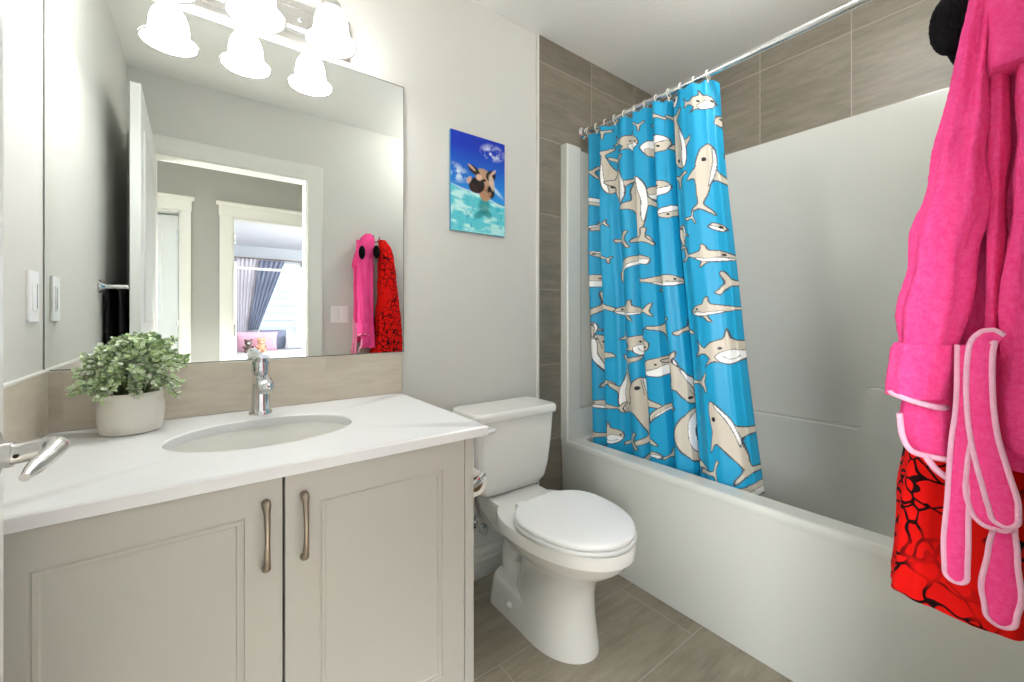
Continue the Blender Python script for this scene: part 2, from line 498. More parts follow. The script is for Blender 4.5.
# window wall with a hole
def wall_with_hole(b, x0, x1, z0, z1, hx0, hx1, hz0, hz1, y0, y1):
    for y in (y0, y1):
        o = [b.verts.new((x, y, z)) for x, z in ((x0, z0), (x1, z0), (x1, z1), (x0, z1))]
        h = [b.verts.new((x, y, z)) for x, z in ((hx0, hz0), (hx1, hz0), (hx1, hz1), (hx0, hz1))]
        for i in range(4):
            j = (i + 1) % 4
            b.faces.new((o[i], o[j], h[j], h[i]))
    b.verts.ensure_lookup_table()
    for i in range(4):
        j = (i + 1) % 4
        b.faces.new((b.verts[4 + i], b.verts[4 + j], b.verts[12 + j], b.verts[12 + i]))
        b.faces.new((b.verts[i], b.verts[j], b.verts[8 + j], b.verts[8 + i]))
wall_with_hole(b, RX0, RX1, 0, ZC, WX0, WX1, WZ0, WZ1, YW - 0.14, YW)
struct('wall_bedroom', b, M_bedwall, False)
b = NB()
f = 0.05
def frame(b, x0, x1, z0, z1, y0, y1, w):
    box(b, x0, x0 + w, y0, y1, z0, z1); box(b, x1 - w, x1, y0, y1, z0, z1)
    box(b, x0 + w, x1 - w, y0, y1, z0, z0 + w); box(b, x0 + w, x1 - w, y0, y1, z1 - w, z1)
frame(b, WX0, WX1, WZ0, WZ1, YW - 0.11, YW - 0.04, f)
box(b, (WX0 + WX1) / 2 - 0.02, (WX0 + WX1) / 2 + 0.02, YW - 0.10, YW - 0.05, WZ0 + f, WZ1 - f)
box(b, WX0 + f, WX1 - f, YW - 0.10, YW - 0.05, 1.98, 2.02)
win = struct('window_1', b, M_trim, False)
M_pane = mat('window_glass', (250, 252, 255), 0.0, trans=1.0)
b = NB(); box(b, WX0 + f, WX1 - f, YW - 0.078, YW - 0.074, WZ0 + f, WZ1 - f); obj('pane', b, M_pane, win, False)

# neighbouring house wall in lap siding outside the window
M_siding = mat('lap_siding', (240, 234, 226), 0.6)
b = NB()
pr = []
for k in range(16):
    z = 0.0 + k * 0.17
    pr += [(-8.0 + 0.03, z), (-8.0, z + 0.165)]
pr += [(-8.2, 2.72), (-8.2, 0)]
prism(b, pr, 'x', -2.5, 5.5)
o = struct('wall_outside', b, M_siding, False)
# unseen window added at the hall's left end to carry the side fill
b = NB()
def yz_hole(b, x0, x1, y0, y1, z0, z1, hy0, hy1, hz0, hz1):
    for x in (x0, x1):
        o_ = [b.verts.new((x, y, z)) for y, z in ((y0, z0), (y1, z0), (y1, z1), (y0, z1))]
        h_ = [b.verts.new((x, y, z)) for y, z in ((hy0, hz0), (hy1, hz0), (hy1, hz1), (hy0, hz1))]
        for i in range(4):
            j = (i + 1) % 4
            b.faces.new((o_[i], o_[j], h_[j], h_[i]))
    b.verts.ensure_lookup_table()
    for i in range(4):
        j = (i + 1) % 4
        b.faces.new((b.verts[4 + i], b.verts[4 + j], b.verts[12 + j], b.verts[12 + i]))
        b.faces.new((b.verts[i], b.verts[j], b.verts[8 + j], b.verts[8 + i]))
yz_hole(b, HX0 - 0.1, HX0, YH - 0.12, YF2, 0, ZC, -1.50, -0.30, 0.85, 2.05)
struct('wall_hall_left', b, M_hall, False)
b = NB()
for (y0, y1, z0, z1) in ((-1.50, -1.45, 0.85, 2.05), (-0.35, -0.30, 0.85, 2.05), (-1.45, -0.35, 0.85, 0.90), (-1.45, -0.35, 2.00, 2.05), (-0.92, -0.88, 0.90, 2.00)):
    box(b, HX0 - 0.09, HX0 - 0.03, y0, y1, z0, z1)
w2 = struct('added_hall_window', b, M_trim, False)
b = NB(); box(b, HX0 - 0.062, HX0 - 0.058, -1.45, -0.35, 0.90, 2.00); obj('pane', b, M_pane, w2, False)

struct('ground_outside', box(NB(), -3, 6, -8.2, YW - 0.14, -0.3, -0.1), mat('outdoor_ground', (150, 150, 140), 0.9), False)

# ------------------------------------------------------------------ bodies of the added, unseen fill lamps
def disc_lamp(name, label, x, y, r, drop=0.0):
    t = thing(name, label, 'ceiling lamp', (x, y, ZC))
    if drop:
        # semi-flush: canopy, stem and an open ring that carries the bare bulb
        b = NB(); lathe(b, [(0.0, 0.0), (0.06, 0.0), (0.055, -0.015), (0.012, -0.025), (0.010, -drop), (0.0, -drop)], (x, y, ZC), 32, cap0=False, cap1=False)
        obj('canopy_stem', b, M_nickel, t)
        b = NB(); bmesh.ops.create_uvsphere(b, u_segments=24, v_segments=16, radius=0.042)
        bmesh.ops.translate(b, verts=b.verts[:], vec=(x, y, ZC - drop - 0.040)); obj('bulb', b, M_fillbulb, t)
        return t
    b = NB(); lathe(b, [(r, 0.0), (r + 0.012, -0.004), (r + 0.012, -0.018), (r, -0.022), (r, -0.0)], (x, y, ZC), 40, cap0=False, cap1=False)
    obj('trim_ring', b, M_trim, t)
    b = NB(); lathe(b, [(r - 0.001, -0.004), (r - 0.004, -0.018), (r * 0.8, -0.026), (r * 0.4, -0.030), (0.002, -0.031)], (x, y, ZC), 40, cap0=False, cap1=False)
    obj('diffuser', b, M_filldisc, t)
    return t
disc_lamp('fill_lamp', 'unseen nickel stem lamp added to the bathroom ceiling near the robes', 1.45, 0.40, 0.14, 0.055)  # bare bulb added out of view to lift the room's brightness
disc_lamp('fill_lamp', 'unseen round white flush lamp added to the hall ceiling outside the bathroom door', 0.20, -0.58, 0.18)  # body for the added hall fill

# ------------------------------------------------------------------ mirror, vanity, counter, sink, faucet
MX0, MX1, MZ0, MZ1 = XL + 0.001, 0.619, 0.976, 1.968
YM = YB - 0.006
mir = thing('wall_mirror', 'large frameless mirror on the wall behind the sink counter', 'mirror', (0.16, YB, MZ0))
b = NB()
vs = [b.verts.new(p) for p in ((MX0 + 0.002, YM, MZ0), (MX1, YM, MZ0), (MX1, YM, MZ1), (MX0 + 0.002, YM, MZ1))]
b.faces.new(vs)
obj('mirror_glass', b, M_mirror, mir, False)
b = NB()
w = 0.0025
for (x0, x1, z0, z1) in ((MX0, MX1 + w, MZ0 - w, MZ0), (MX0, MX1 + w, MZ1, MZ1 + w), (MX0 - 0.0, MX0 + 0.002, MZ0, MZ1), (MX1, MX1 + w, MZ0, MZ1)):
    box(b, x0, x1, YM - 0.0005, YB, z0, z1)
obj('mirror_edge', b, M_mirredge, mir, False)

ZT = 0.822
CX0, CX1, CY0 = XL + 0.0005, 0.608, 0.905
# backsplash tiles (fixed to the walls)
struct('backsplash_tile', box(NB(), XL, 0.612, YB - 0.010, YB, ZT, 0.972, 0.001, 1), M_splash, False)
struct('backsplash_tile_side', box(NB(), XL, XL + 0.010, CY0, YB - 0.010, ZT, 0.972, 0.001, 1), M_splash_l, False)
struct('trim_6', box(NB(), XL, XL + 0.012, CY0, YB - 0.010, 0.972, 0.978, 0.001, 1), M_trim, False)

van = thing('vanity_cabinet', 'cream two-door vanity cabinet under the white counter', 'cabinet', (0.14, 1.2, 0))
VX1 = 0.570
FY = 0.935   # face of the carcass; the doors stand proud of it
b = NB()
prism(b, [(FY, 0.10), (FY, 0.798), (YB - 0.001, 0.798), (YB - 0.001, 0.0), (FY + 0.07, 0.0), (FY + 0.07, 0.10)], 'x', XL + 0.002, VX1)
obj('carcass', b, M_cab, van, False)
b = NB(); box(b, 0.5435, VX1, 0.917, FY + 0.0005, 0.10, 0.798, 0.001, 1); obj('side_stile', b, M_cab, van)
b = NB(); box(b, XL + 0.002, -0.2645, 0.917, FY + 0.0005, 0.10, 0.798, 0.001, 1); obj('side_stile', b, M_cab, van)
b = NB(); box(b, -0.2640, 0.5425, FY - 0.0015, FY, 0.105, 0.797); obj('shadow_gap', b, M_cabdark, van, False)

def cab_door(x0, x1, z0, z1, yf, t):
    b = NB()
    fw = 0.062
    prs = [(0.0, 0.0), (fw, 0.0), (fw + 0.0015, 0.0025), (fw + 0.004, 0.0025), (fw + 0.0055, 0.0005), (fw + 0.012, 0.0008), (fw + 0.0135, 0.0028), (fw + 0.016, 0.0036)]
    rings = []
    for o, d in [(0.0, t), (0.0, 0.0015), (0.0015, 0.0)] + prs[1:]:
        rings.append([(x0 + o, yf + d, z0 + o), (x1 - o, yf + d, z0 + o), (x1 - o, yf + d, z1 - o), (x0 + o, yf + d, z1 - o)])
    loft(b, rings)
    return b

def cab_pull(x, yf, zc, flip):
    b = NB()
    L = 0.062
    pts = [(x, yf + 0.001, zc - L), (x, yf - 0.013, zc - L + 0.002), (x, yf - 0.022, zc - L + 0.020), (x, yf - 0.026, zc), (x, yf - 0.022, zc + L - 0.020), (x, yf - 0.013, zc + L - 0.002), (x, yf + 0.001, zc + L)]
    tube(b, pts, [0.0075, 0.0075, 0.0055, 0.0045, 0.0055, 0.0080, 0.0078], 14, 8, flat=[0.006, 0.0055, 0.0036, 0.0032, 0.0036, 0.0055, 0.006], up=(0, 1, 0))
    return b
DYF = 0.914
for (x0, x1, hx) in ((-0.2615, 0.1325, 0.104), (0.1365, 0.5405, 0.170)):
    d = obj('door', cab_door(x0, x1, 0.165, 0.796, DYF, 0.0195), M_cab, van, True, 25)
    obj('handle', cab_pull(hx, DYF, 0.692, 1), M_pull, d)

def slab_with_oval(x0, x1, y0, y1, z0, z1, cx, cy, rx, ry, n=96, bev=0.003):
    b = NB()
    angs = [2 * PI * i / n for i in range(n)]
    for X, Y in ((x0, y0), (x1, y0), (x1, y1), (x0, y1)):
        angs.append(math.atan2(Y - cy, X - cx) % (2 * PI))
    angs = sorted(set(round(a, 9) for a in angs))
    def outer(a, ins):
        c, s = math.cos(a), math.sin(a)
        ts = []
        if abs(c) > 1e-9: ts.append(((x1 - ins if c > 0 else x0 + ins) - cx) / c)
        if abs(s) > 1e-9: ts.append(((y1 - ins if s > 0 else y0 + ins) - cy) / s)
        t = min(ts); return (cx + c * t, cy + s * t)
    def oval(a, k=0.0):
        # same direction, so the ring quads stay radial
        c, s = math.cos(a), math.sin(a)
        r = 1.0 / math.sqrt((c / (rx + k)) ** 2 + (s / (ry + k)) ** 2)
        return (cx + c * r, cy + s * r)
    rings = [[(*outer(a, 0), z0) for a in angs], [(*outer(a, 0), z1 - bev) for a in angs], [(*outer(a, bev), z1) for a in angs],
             [(*oval(a, 0.003), z1) for a in angs], [(*oval(a), z1 - 0.003) for a in angs], [(*oval(a), z0) for a in angs], [(*outer(a, 0), z0) for a in angs]]
    rv = loft(b, rings[:-1], True, False, False)
    m = len(angs)
    for i in range(m):
        j = (i + 1) % m
        b.faces.new((rv[-1][i], rv[-1][j], rv[0][j], rv[0][i]))
    return b
SX, SY, SRX, SRY = 0.140, 1.205, 0.201, 0.150
o = obj('countertop', slab_with_oval(CX0, CX1, CY0, YB - 0.0105, ZT - 0.024, ZT, SX, SY, SRX, SRY), M_quartz)
tag(o, 'white quartz countertop with an oval sink cut-out on the cream cabinet', 'countertop')

sink = thing('sink', 'oval white undermount sink set in the white countertop', 'sink', (SX, SY, ZT - 0.16))
b = NB()
prof = [(1.06, -0.0005), (1.0, -0.0005), (0.985, -0.02), (0.95, -0.06), (0.86, -0.105), (0.68, -0.135), (0.4, -0.150), (0.14, -0.155)]
outp = [(0.14, -0.163), (0.42, -0.158), (0.72, -0.143), (0.90, -0.110), (0.99, -0.06), (1.06, -0.012)]
rings = []
for k, h in prof + outp:
    rings.append([(SX + SRX * k * math.cos(2 * PI * i / 72), SY + SRY * k * math.sin(2 * PI * i / 72), ZT - 0.024 + h) for i in range(72)])
rings.append(rings[0])
loft(b, rings, True, False, False)
bmesh.ops.remove_doubles(b, verts=b.verts[:], dist=1e-6)
obj('basin', b, M_sink, sink)
b = NB(); lathe(b, [(0.0, -0.152), (0.020, -0.152), (0.027, -0.1535), (0.029, -0.157), (0.022, -0.20), (0.0, -0.20)], (SX, SY, ZT - 0.024), 32, cap0=False, cap1=False)
obj('drain', b, M_chrome, sink)

FXX, FYY = 0.149, 1.424
fau = thing('faucet', 'chrome single-lever faucet behind the oval sink', 'faucet', (FXX, FYY, ZT))
fau.scale = (1.12, 1.12, 1.19)
b = NB(); lathe(b, [(0.0, 0.0), (0.027, 0.0), (0.027, 0.004), (0.0245, 0.007), (0.0225, 0.012), (0.0205, 0.05), (0.0195, 0.085), (0.0, 0.085)], (FXX, FYY, ZT), 40, cap0=False, cap1=False)
obj('body', b, M_chrome, fau)
b = NB()
tube(b, [(FXX, FYY + 0.016, ZT + 0.088), (FXX, FYY - 0.02, ZT + 0.088), (FXX, FYY - 0.06, ZT + 0.086), (FXX, FYY - 0.092, ZT + 0.079), (FXX, FYY - 0.104, ZT + 0.068)], [0.017, 0.0200, 0.0205, 0.0200, 0.0150], 24, 8, flat=[0.016, 0.017, 0.0165, 0.0150, 0.0100], up=(0, 0, 1))
sp = obj('spout', b, M_chrome, fau)
b = NB(); lathe(b, [(0.0, 0.0), (0.011, 0.0), (0.011, -0.008), (0.0, -0.008)], (FXX, FYY - 0.086, ZT + 0.075), 24, cap0=False, cap1=False); obj('aerator', b, M_chrome, sp)
b = NB(); lathe(b, [(0.0, 0.096), (0.0195, 0.098), (0.0210, 0.106), (0.0205, 0.124), (0.0165, 0.133), (0.0, 0.135)], (FXX, FYY, ZT), 36, cap0=False, cap1=False)
obj('cartridge_cap', b, M_chrome, fau)
b = NB()
tube(b, [(FXX, FYY + 0.014, ZT + 0.126), (FXX, FYY - 0.006, ZT + 0.134), (FXX, FYY - 0.040, ZT + 0.141), (FXX, FYY - 0.070, ZT + 0.146)], [0.016, 0.0185, 0.0155, 0.011], 16, 8, flat=[0.008, 0.010, 0.006, 0.0045], up=(0, 0, 1))
obj('lever', b, M_chrome, fau)

# ------------------------------------------------------------------ potted plant
PX, PY = -0.130, 1.400
pl = thing('potted_plant', 'bushy pale-green leafy plant in a round white pot on the counter', 'plant', (PX, PY, ZT))
b = NB(); lathe(b, [(0.0, 0.0), (0.053, 0.0), (0.058, 0.003), (0.0625, 0.025), (0.0645, 0.050), (0.0635, 0.070), (0.0605, 0.080), (0.0615, 0.084), (0.0615, 0.096), (0.0590, 0.099), (0.055, 0.096), (0.055, 0.080), (0.0, 0.080)], (PX, PY, ZT), 56, cap0=False, cap1=False)
obj('pot', b, M_pot, pl)
b = NB(); lathe(b, [(0.0, 0.090), (0.035, 0.090), (0.0546, 0.086)], (PX, PY, ZT), 30, cap0=False, cap1=False)
obj('soil', b, M_soil, pl)
rnd = random.Random(11)
vs, fs, sv, sf = [], [], [], []
def leaf(c, d, nrm, L, W):
    d = d.normalized(); s = d.cross(nrm).normalized(); nn = s.cross(d).normalized()
    base = len(vs)
    shape = [(0, 0, 0), (0.28, 0.42, .06), (0.62, 0.5, .08), (0.9, 0.28, .03), (1.0, 0, -.03), (0.9, -0.28, .03), (0.62, -0.5, .08), (0.28, -0.42, .06), (0.5, 0, -.02)]
    for a, w, h in shape:
        vs.append(tuple(c + d * (a * L) + s * (w * W) + nn * (h * L)))
    for i in range(8):
        fs.append((base + i, base + (i + 1) % 8, base + 8))
stem_b = NB()
for k in range(190):
    az = rnd.uniform(0, 2 * PI)
    el = rnd.uniform(0.0, 1.0) ** 0.9
    reach = rnd.uniform(0.070, 0.128)
    r_h = reach * math.cos(el * 1.45)
    hh = (0.018 + 0.122 * math.sin(el * 1.5)) * rnd.uniform(0.50, 1.06)
    p0 = Vector((PX + 0.03 * math.cos(az) * rnd.random(), PY + 0.03 * math.sin(az) * rnd.random(), ZT + 0.085))
    ex = r_h * math.cos(az) * (0.86 if math.cos(az) < 0 else 1.0)
    ey = r_h * math.sin(az) * 0.72
    p3 = Vector((PX + ex, PY + ey, ZT + 0.097 + hh - (0.030 if el < 0.25 else 0.0) * rnd.random()))
    p1 = p0.lerp(p3, 0.4) + Vector((0, 0, 0.035)); p2 = p0.lerp(p3, 0.75) + Vector((0, 0, 0.022))
    path = smooth_path([p0, p1, p2, p3], 5)
    if max(q.y for q in path) > 1.470: continue
    tube(stem_b, [p0, p1, p2, p3], 0.0009, 5, 4)
    for i in range(4, len(path)):
        t = (path[i] - path[i - 1]).normalized()
        for s in range(4):
            a = rnd.uniform(0, 2 * PI)
            side = t.orthogonal().normalized(); side.rotate(Matrix.Rotation(a, 3, t))
            d = (side + t * rnd.uniform(0.1, 0.7) + Vector((0, 0, 0.2))).normalized()
            nrm = (Vector((0, -0.3, 1)) + Vector((rnd.uniform(-.7, .7), rnd.uniform(-.7, .7), rnd.uniform(-.3, .3))))
            L = rnd.uniform(0.008, 0.0135)
            if path[i].y + L > 1.488 : continue
            leaf(path[i] + side * 0.002, d, nrm, L, L * rnd.uniform(0.7, 0.95))
stems = obj('stems', stem_b, M_stem, pl)
stems['kind'] = 'stuff'
M_leaf = mat('leaf_green', (140, 165, 100), 0.5)
nt = M_leaf.node_tree; bs = nt.nodes['Principled BSDF']
geo = nt.nodes.new('ShaderNodeNewGeometry'); rmp = nt.nodes.new('ShaderNodeValToRGB')
nt.links.new(geo.outputs['Random Per Island'], rmp.inputs[0])
e = rmp.color_ramp.elements
e[0].position = 0.0; e[0].color = (*lin((158, 186, 124)), 1)
e[1].position = 1.0; e[1].color = (*lin((243, 246, 236)), 1)
for pos, c in ((0.3, (192, 214, 160)), (0.6, (216, 232, 196)), (0.85, (228, 236, 216))):
    q = e.new(pos); q.color = (*lin(c), 1)
nt.links.new(rmp.outputs[0], bs.inputs['Base Color'])
bs.inputs['Subsurface Weight'].default_value = 0.0
me = bpy.data.meshes.new('foliage'); me.from_pydata(vs, [], fs); me.polygons.foreach_set('use_smooth', [True] * len(me.polygons)); me.materials.append(M_leaf)
fo = bpy.data.objects.new('foliage', me); COL.objects.link(fo); adopt(fo, pl); fo['kind'] = 'stuff'

# ------------------------------------------------------------------ vanity light
vl = thing('vanity_light', 'three-shade brushed nickel light bar above the mirror', 'wall lamp', (0.13, YB, 2.055))
zc = 2.057
pr = [(YB, zc - 0.069), (YB - 0.010, zc - 0.069), (YB - 0.014, zc - 0.064), (YB - 0.014, zc - 0.046), (YB - 0.020, zc - 0.040), (YB - 0.026, zc - 0.036), (YB - 0.030, zc - 0.026),
      (YB - 0.030, zc + 0.026), (YB - 0.026, zc + 0.036), (YB - 0.020, zc + 0.040), (YB - 0.014, zc + 0.046), (YB - 0.014, zc + 0.064), (YB - 0.010, zc + 0.069), (YB, zc + 0.069)]
obj('backplate', prism(NB(), pr, 'x', -0.162, 0.422), M_nickel, vl, True, 20)
for x in (-0.002, 0.262):
    b = NB(); lathe(b, [(0.0, 0.0), (0.006, 0.0), (0.006, -0.003), (0.004, -0.006), (0.0, -0.007)], (x, YB - 0.030, zc), 18, 'y', cap0=False, cap1=False)
    obj('screw_cap', b, M_chrome, vl)
for sx in SHADE_X:
    b = NB()
    tube(b, [(sx, YB - 0.028, zc + 0.005), (sx, YB - 0.060, zc + 0.030), (sx, SHADE_Y + 0.025, zc + 0.052), (sx, SHADE_Y, zc + 0.040), (sx, SHADE_Y, zc + 0.020)], 0.009, 14, 8)
    arm = obj('arm', b, M_nickel, vl)
    b = NB(); lathe(b, [(0.0, 0.110), (0.016, 0.110), (0.025, 0.124), (0.028, 0.122), (0.028, 0.114), (0.034, 0.100), (0.028, 0.098), (0.0, 0.098)][::-1], (sx, SHADE_Y, SHADE_Z + 0.003), 28, cap0=False, cap1=False)
    obj('socket_cup', b, M_nickel, arm)
    b = NB()
    lathe(b, [(0.0700, 0.0), (0.0730, 0.001), (0.0728, 0.005), (0.0665, 0.010), (0.0580, 0.016), (0.0525, 0.024), (0.0505, 0.034), (0.0492, 0.052), (0.0465, 0.072), (0.0410, 0.090), (0.033, 0.102), (0.022, 0.109)], (sx, SHADE_Y, SHADE_Z), 48, cap0=False, cap1=False)
    sh = obj('shade', b, M_shade, vl)
    b = NB(); lathe(b, [(0.0712 + 0.0026 * math.cos(q), 0.0018 + 0.0022 * math.sin(q)) for q in np.linspace(0, 2 * PI, 11)[:-1]] + [(0.0712 + 0.0026, 0.0018)], (sx, SHADE_Y, SHADE_Z), 48, cap0=False, cap1=False); obj('rim', b, M_lip, sh)
    b = NB(); lathe(b, [(0.0533 + 0.0014 * math.cos(q), 0.0225 + 0.0012 * math.sin(q)) for q in np.linspace(0, 2 * PI, 9)[:-1]] + [(0.0547, 0.0225)], (sx, SHADE_Y, SHADE_Z), 48, cap0=False, cap1=False); obj('bead', b, M_lip, sh)
    b = NB(); lathe(b, [(0.001, 0.030), (0.014, 0.033), (0.022, 0.045), (0.022, 0.058), (0.014, 0.075), (0.012, 0.095), (0.001, 0.096)], (sx, SHADE_Y, SHADE_Z), 24, cap0=False, cap1=False)
    obj('bulb', b, M_bulb, sh)

# ------------------------------------------------------------------ switches, towel bar
def switch(name, label, c, axis, gang, slider):
    t = thing(name, label, 'light switch', c)
    w, h = (0.071 if gang == 1 else 0.117), 0.116
    def put(bm):
        for v in bm.verts:
            x, y, z = v.co
            if axis == 'x': v.co = (c[0] + y, c[1] + x, c[2] + z)     # plate faces +x
            else: v.co = (c[0] + x, c[1] + y, c[2] + z)               # plate faces +y
        return bm
    b = NB(); box(b, -w / 2, w / 2, 0, 0.006, -h / 2, h / 2, 0.003, 2); obj('plate', put(b), M_plast, t)
    for g in range(gang):
        cx = (g - (gang - 1) / 2) * 0.046
        b = NB(); box(b, cx - 0.0165, cx + 0.0165, 0.005, 0.0085, -0.033, 0.033, 0.0015, 1)
        k = obj('paddle', put(b), M_plast, t)
        if slider:
            b = NB(); box(b, cx + 0.006, cx + 0.010, 0.008, 0.0092, -0.028, 0.028); obj('slot', put(b), mat('switch_slot', (150, 150, 148), 0.5), k)
    return t
switch('light_switch', 'white single dimmer switch on the wall left of the mirror', (XL, 1.403, 1.153), 'x', 1, True)
switch('light_switch', 'white two-gang switch plate beside the doorway, seen in the mirror', (0.782, YF, 1.122), 'y', 2, False)

tb = thing('towel_bar', 'chrome towel bar on the wall behind the open door', 'towel bar', (XL, 0.5, 1.222))
for y in (0.785, 0.20):
    b = NB(); lathe(b, [(0.0, 0.0), (0.026, 0.0), (0.026, 0.004), (0.016, 0.012), (0.009, 0.020), (0.009, 0.084), (0.0, 0.086)] if y > 0.5 else [(0.0, 0.0), (0.026, 0.0), (0.026, 0.004), (0.016, 0.010), (0.009, 0.016), (0.009, 0.050), (0.0, 0.052)], (XL, y, 1.222), 24, 'x', cap0=False, cap1=False)
    obj('post', b, M_chrome, tb)
b = NB(); tube(b, [(XL + 0.040, 0.785, 1.222), (XL + 0.040, 0.20, 1.222)], 0.007, 14, 1); obj('bar', b, M_chrome, tb)
# black towel folded over the bar
b = NB()
rings = []
ny, pr = 24, []
zt = 1.230
for t in np.linspace(0, 1, 30):
    pr.append(t)
def towel_prof(y):
    w = 0.003 * math.sin(y * 60) 
    P = []
    for z in np.linspace(0.72, zt, 14): P.append((0.012 + (zt - z) * 0.012 + w * (zt - z) * 3, z))
    for a in np.linspace(0, PI, 7)[1:-1]: P.append((0.040 - 0.016 * math.cos(a) , zt + 0.010 * math.sin(a)))
    for z in np.linspace(zt, 0.70, 14): P.append((0.056 + (zt - z) * 0.014 * (1 if z > 1.1 else 1) - w * (zt - z) * 2, z))
    inner = [(px + (0.006 if i < 17 else -0.006), pz - 0.006 * (1 if 13 < i < 20 else 0)) for i, (px, pz) in enumerate(P)]
    return P + inner[::-1]
for y in np.linspace(0.30, 0.735, 20):
    o_ = towel_prof(y)
    rings.append([(XL + px, y, pz) for px, pz in o_])
loft(b, rings, True)
o = obj('towel', b, M_black)
tag(o, 'black towel hanging from the bar behind the open door', 'towel')

# ------------------------------------------------------------------ canvas print: a pig swimming in a turquoise sea
AX0, AX1, AZ0, AZ1, AT = 0.818, 1.088, 1.460, 1.868, 0.010
cv = thing('canvas_print', 'small canvas print of a pig swimming in turquoise water, left of the tiles', 'picture', (0.94, YB, AZ0))
def smooth_noise(U, V, f, seed):
    r = np.random.RandomState(seed).rand(64, 64)
    x, y = U * f, V * f
    xi, yi = np.floor(x).astype(int), np.floor(y).astype(int)
    fx, fy = x - xi, y - yi
    fx = fx * fx * (3 - 2 * fx); fy = fy * fy * (3 - 2 * fy)
    g = lambda a, b_: r[a % 64, b_ % 64]
    return (g(xi, yi) * (1 - fx) + g(xi + 1, yi) * fx) * (1 - fy) + (g(xi, yi + 1) * (1 - fx) + g(xi + 1, yi + 1) * fx) * fy
def fbm(U, V, f, seed):
    return sum(smooth_noise(U, V, f * 2 ** k, seed + k) * 0.5 ** (k + 1) for k in range(4))
def blend(c, m, col):
    return c * (1 - m[..., None]) + np.array(lin(col))[None, None, :] * m[..., None]
def blob(U, V, cx, cy, rx, ry, ang=0.0, soft=0.12, wob=None):
    a = math.radians(ang); du, dv = U - cx, (V - cy)
    x = du * math.cos(a) + dv * math.sin(a); y = -du * math.sin(a) + dv * math.cos(a)
    d = np.sqrt((x / rx) ** 2 + (y / ry) ** 2)
    if wob is not None: d = d + (wob - 0.5) * 0.35
    return np.clip((1 - d) / soft + 0.5, 0, 1)
NU, NV = 108, 160
U, V = np.meshgrid(np.linspace(0, 1, NU), np.linspace(0, 1, NV))      # V runs down
wv = V * 1.48                                                         # keep shapes round
n1, n2, n3 = fbm(U, wv, 5, 1), fbm(U, wv, 14, 9), fbm(U * 0.7, wv * 2, 9, 30)
c = np.zeros((NV, NU, 3)) + np.array(lin((8, 48, 178)))
c = blend(c, np.clip((V - 0.12) / 0.55, 0, 1) ** 1.3, (40, 150, 226))
c = blend(c, np.clip(blob(U, wv, .76, .19, .16, .09, 0, 1.3) * np.clip((n2 - .35) * 5, 0, 1), 0, 1), (236, 244, 250))
c = blend(c, np.clip(blob(U, wv, .06, .62, .18, .10, 10, 1.2) * np.clip((n2 - .35) * 5, 0, 1), 0, 1), (222, 238, 248))
c = blend(c, np.clip(blob(U, wv, .80, .76, .18, .035, 35, .7, n1), 0, 1) * 0.8, (190, 224, 244))
line = 0.79 + 0.20 * U + 0.015 * np.sin(U * 9)
sea = np.clip((wv - line) / 0.012, 0, 1)
seac = np.zeros_like(c) + np.array(lin((92, 202, 214)))
seac = blend(seac, np.clip((n3 - 0.42) * 4, 0, 1), (190, 238, 236))
seac = blend(seac, np.clip((0.36 - n2) * 5, 0, 1), (50, 172, 196))
c = c * (1 - sea[..., None]) + seac * sea[..., None]
c = blend(c, np.clip(1 - np.abs(wv - line) / 0.018, 0, 1) * 0.8 * np.clip(n1 * 1.6, 0, 1), (236, 250, 250))
c = blend(c, np.clip(1 - np.abs(wv - line + .012) / 0.01, 0, 1) * np.clip((U - .75) * 8, 0, 1), (20, 60, 90))
# legs under water
for a in ((.60, 1.06, .10, .13, 10), (.50, 1.20, .10, .05, -25), (.66, 1.16, .09, .06, 20)):
    c = blend(c, blob(U, wv, *a[:4], a[4], .5, n1) * 0.7, (32, 128, 128))
# head: snout to the left, ears up
c = blend(c, blob(U, wv, .68, .72, .105, .20, -20, .14, n1), (34, 26, 24))
c = blend(c, blob(U, wv, .60, .66, .17, .20, -14, .12, n1), (186, 150, 120))
c = blend(c, blob(U, wv, .62, .84, .11, .12, 0, .2, n1), (176, 134, 102))
c = blend(c, blob(U, wv, .46, .74, .15, .12, -28, .15, n1), (34, 26, 24))
c = blend(c, blob(U, wv, .32, .69, .07, .035, -58, .3, n1), (206, 168, 152))
c = blend(c, blob(U, wv, .40, .80, .09, .06, 20, .3, n1), (52, 34, 30))
c = blend(c, blob(U, wv, .41, .53, .12, .06, 28, .14, n1), (38, 28, 26))
c = blend(c, blob(U, wv, .37, .495, .08, .022, 30, .2), (200, 158, 142))
c = blend(c, blob(U, wv, .72, .56, .10, .085, -35, .14, n1), (36, 26, 24))
c = blend(c, blob(U, wv, .77, .50, .075, .020, -42, .2), (214, 176, 160))
c = blend(c, blob(U, wv, .60, .65, .035, .02, 0, .2), (18, 12, 12))
c = blend(c, blob(U, wv, .50, .62, .06, .05, 0, .4, n1), (224, 186, 160))
c = blend(c, blob(U, wv, .74, .66, .05, .13, -15, .3, n1) * .8, (222, 196, 176))
c = blend(c, np.clip(blob(U, wv, .68, .80, .07, .09, 0, .4, n1), 0, 1) * np.clip((n2 - .4) * 5, 0, 1), (20, 16, 18))
yF = YB - AT
vs = [(AX0 + (AX1 - AX0) * U[j, i], yF, AZ1 - (AZ1 - AZ0) * V[j, i]) for j in range(NV) for i in range(NU)]
fs = [(j * NU + i, j * NU + i + 1, (j + 1) * NU + i + 1, (j + 1) * NU + i) for j in range(NV - 1) for i in range(NU - 1)]
me = bpy.data.meshes.new('printed_face'); me.from_pydata(vs, [], fs)
ca = me.color_attributes.new('print', 'FLOAT_COLOR', 'POINT')
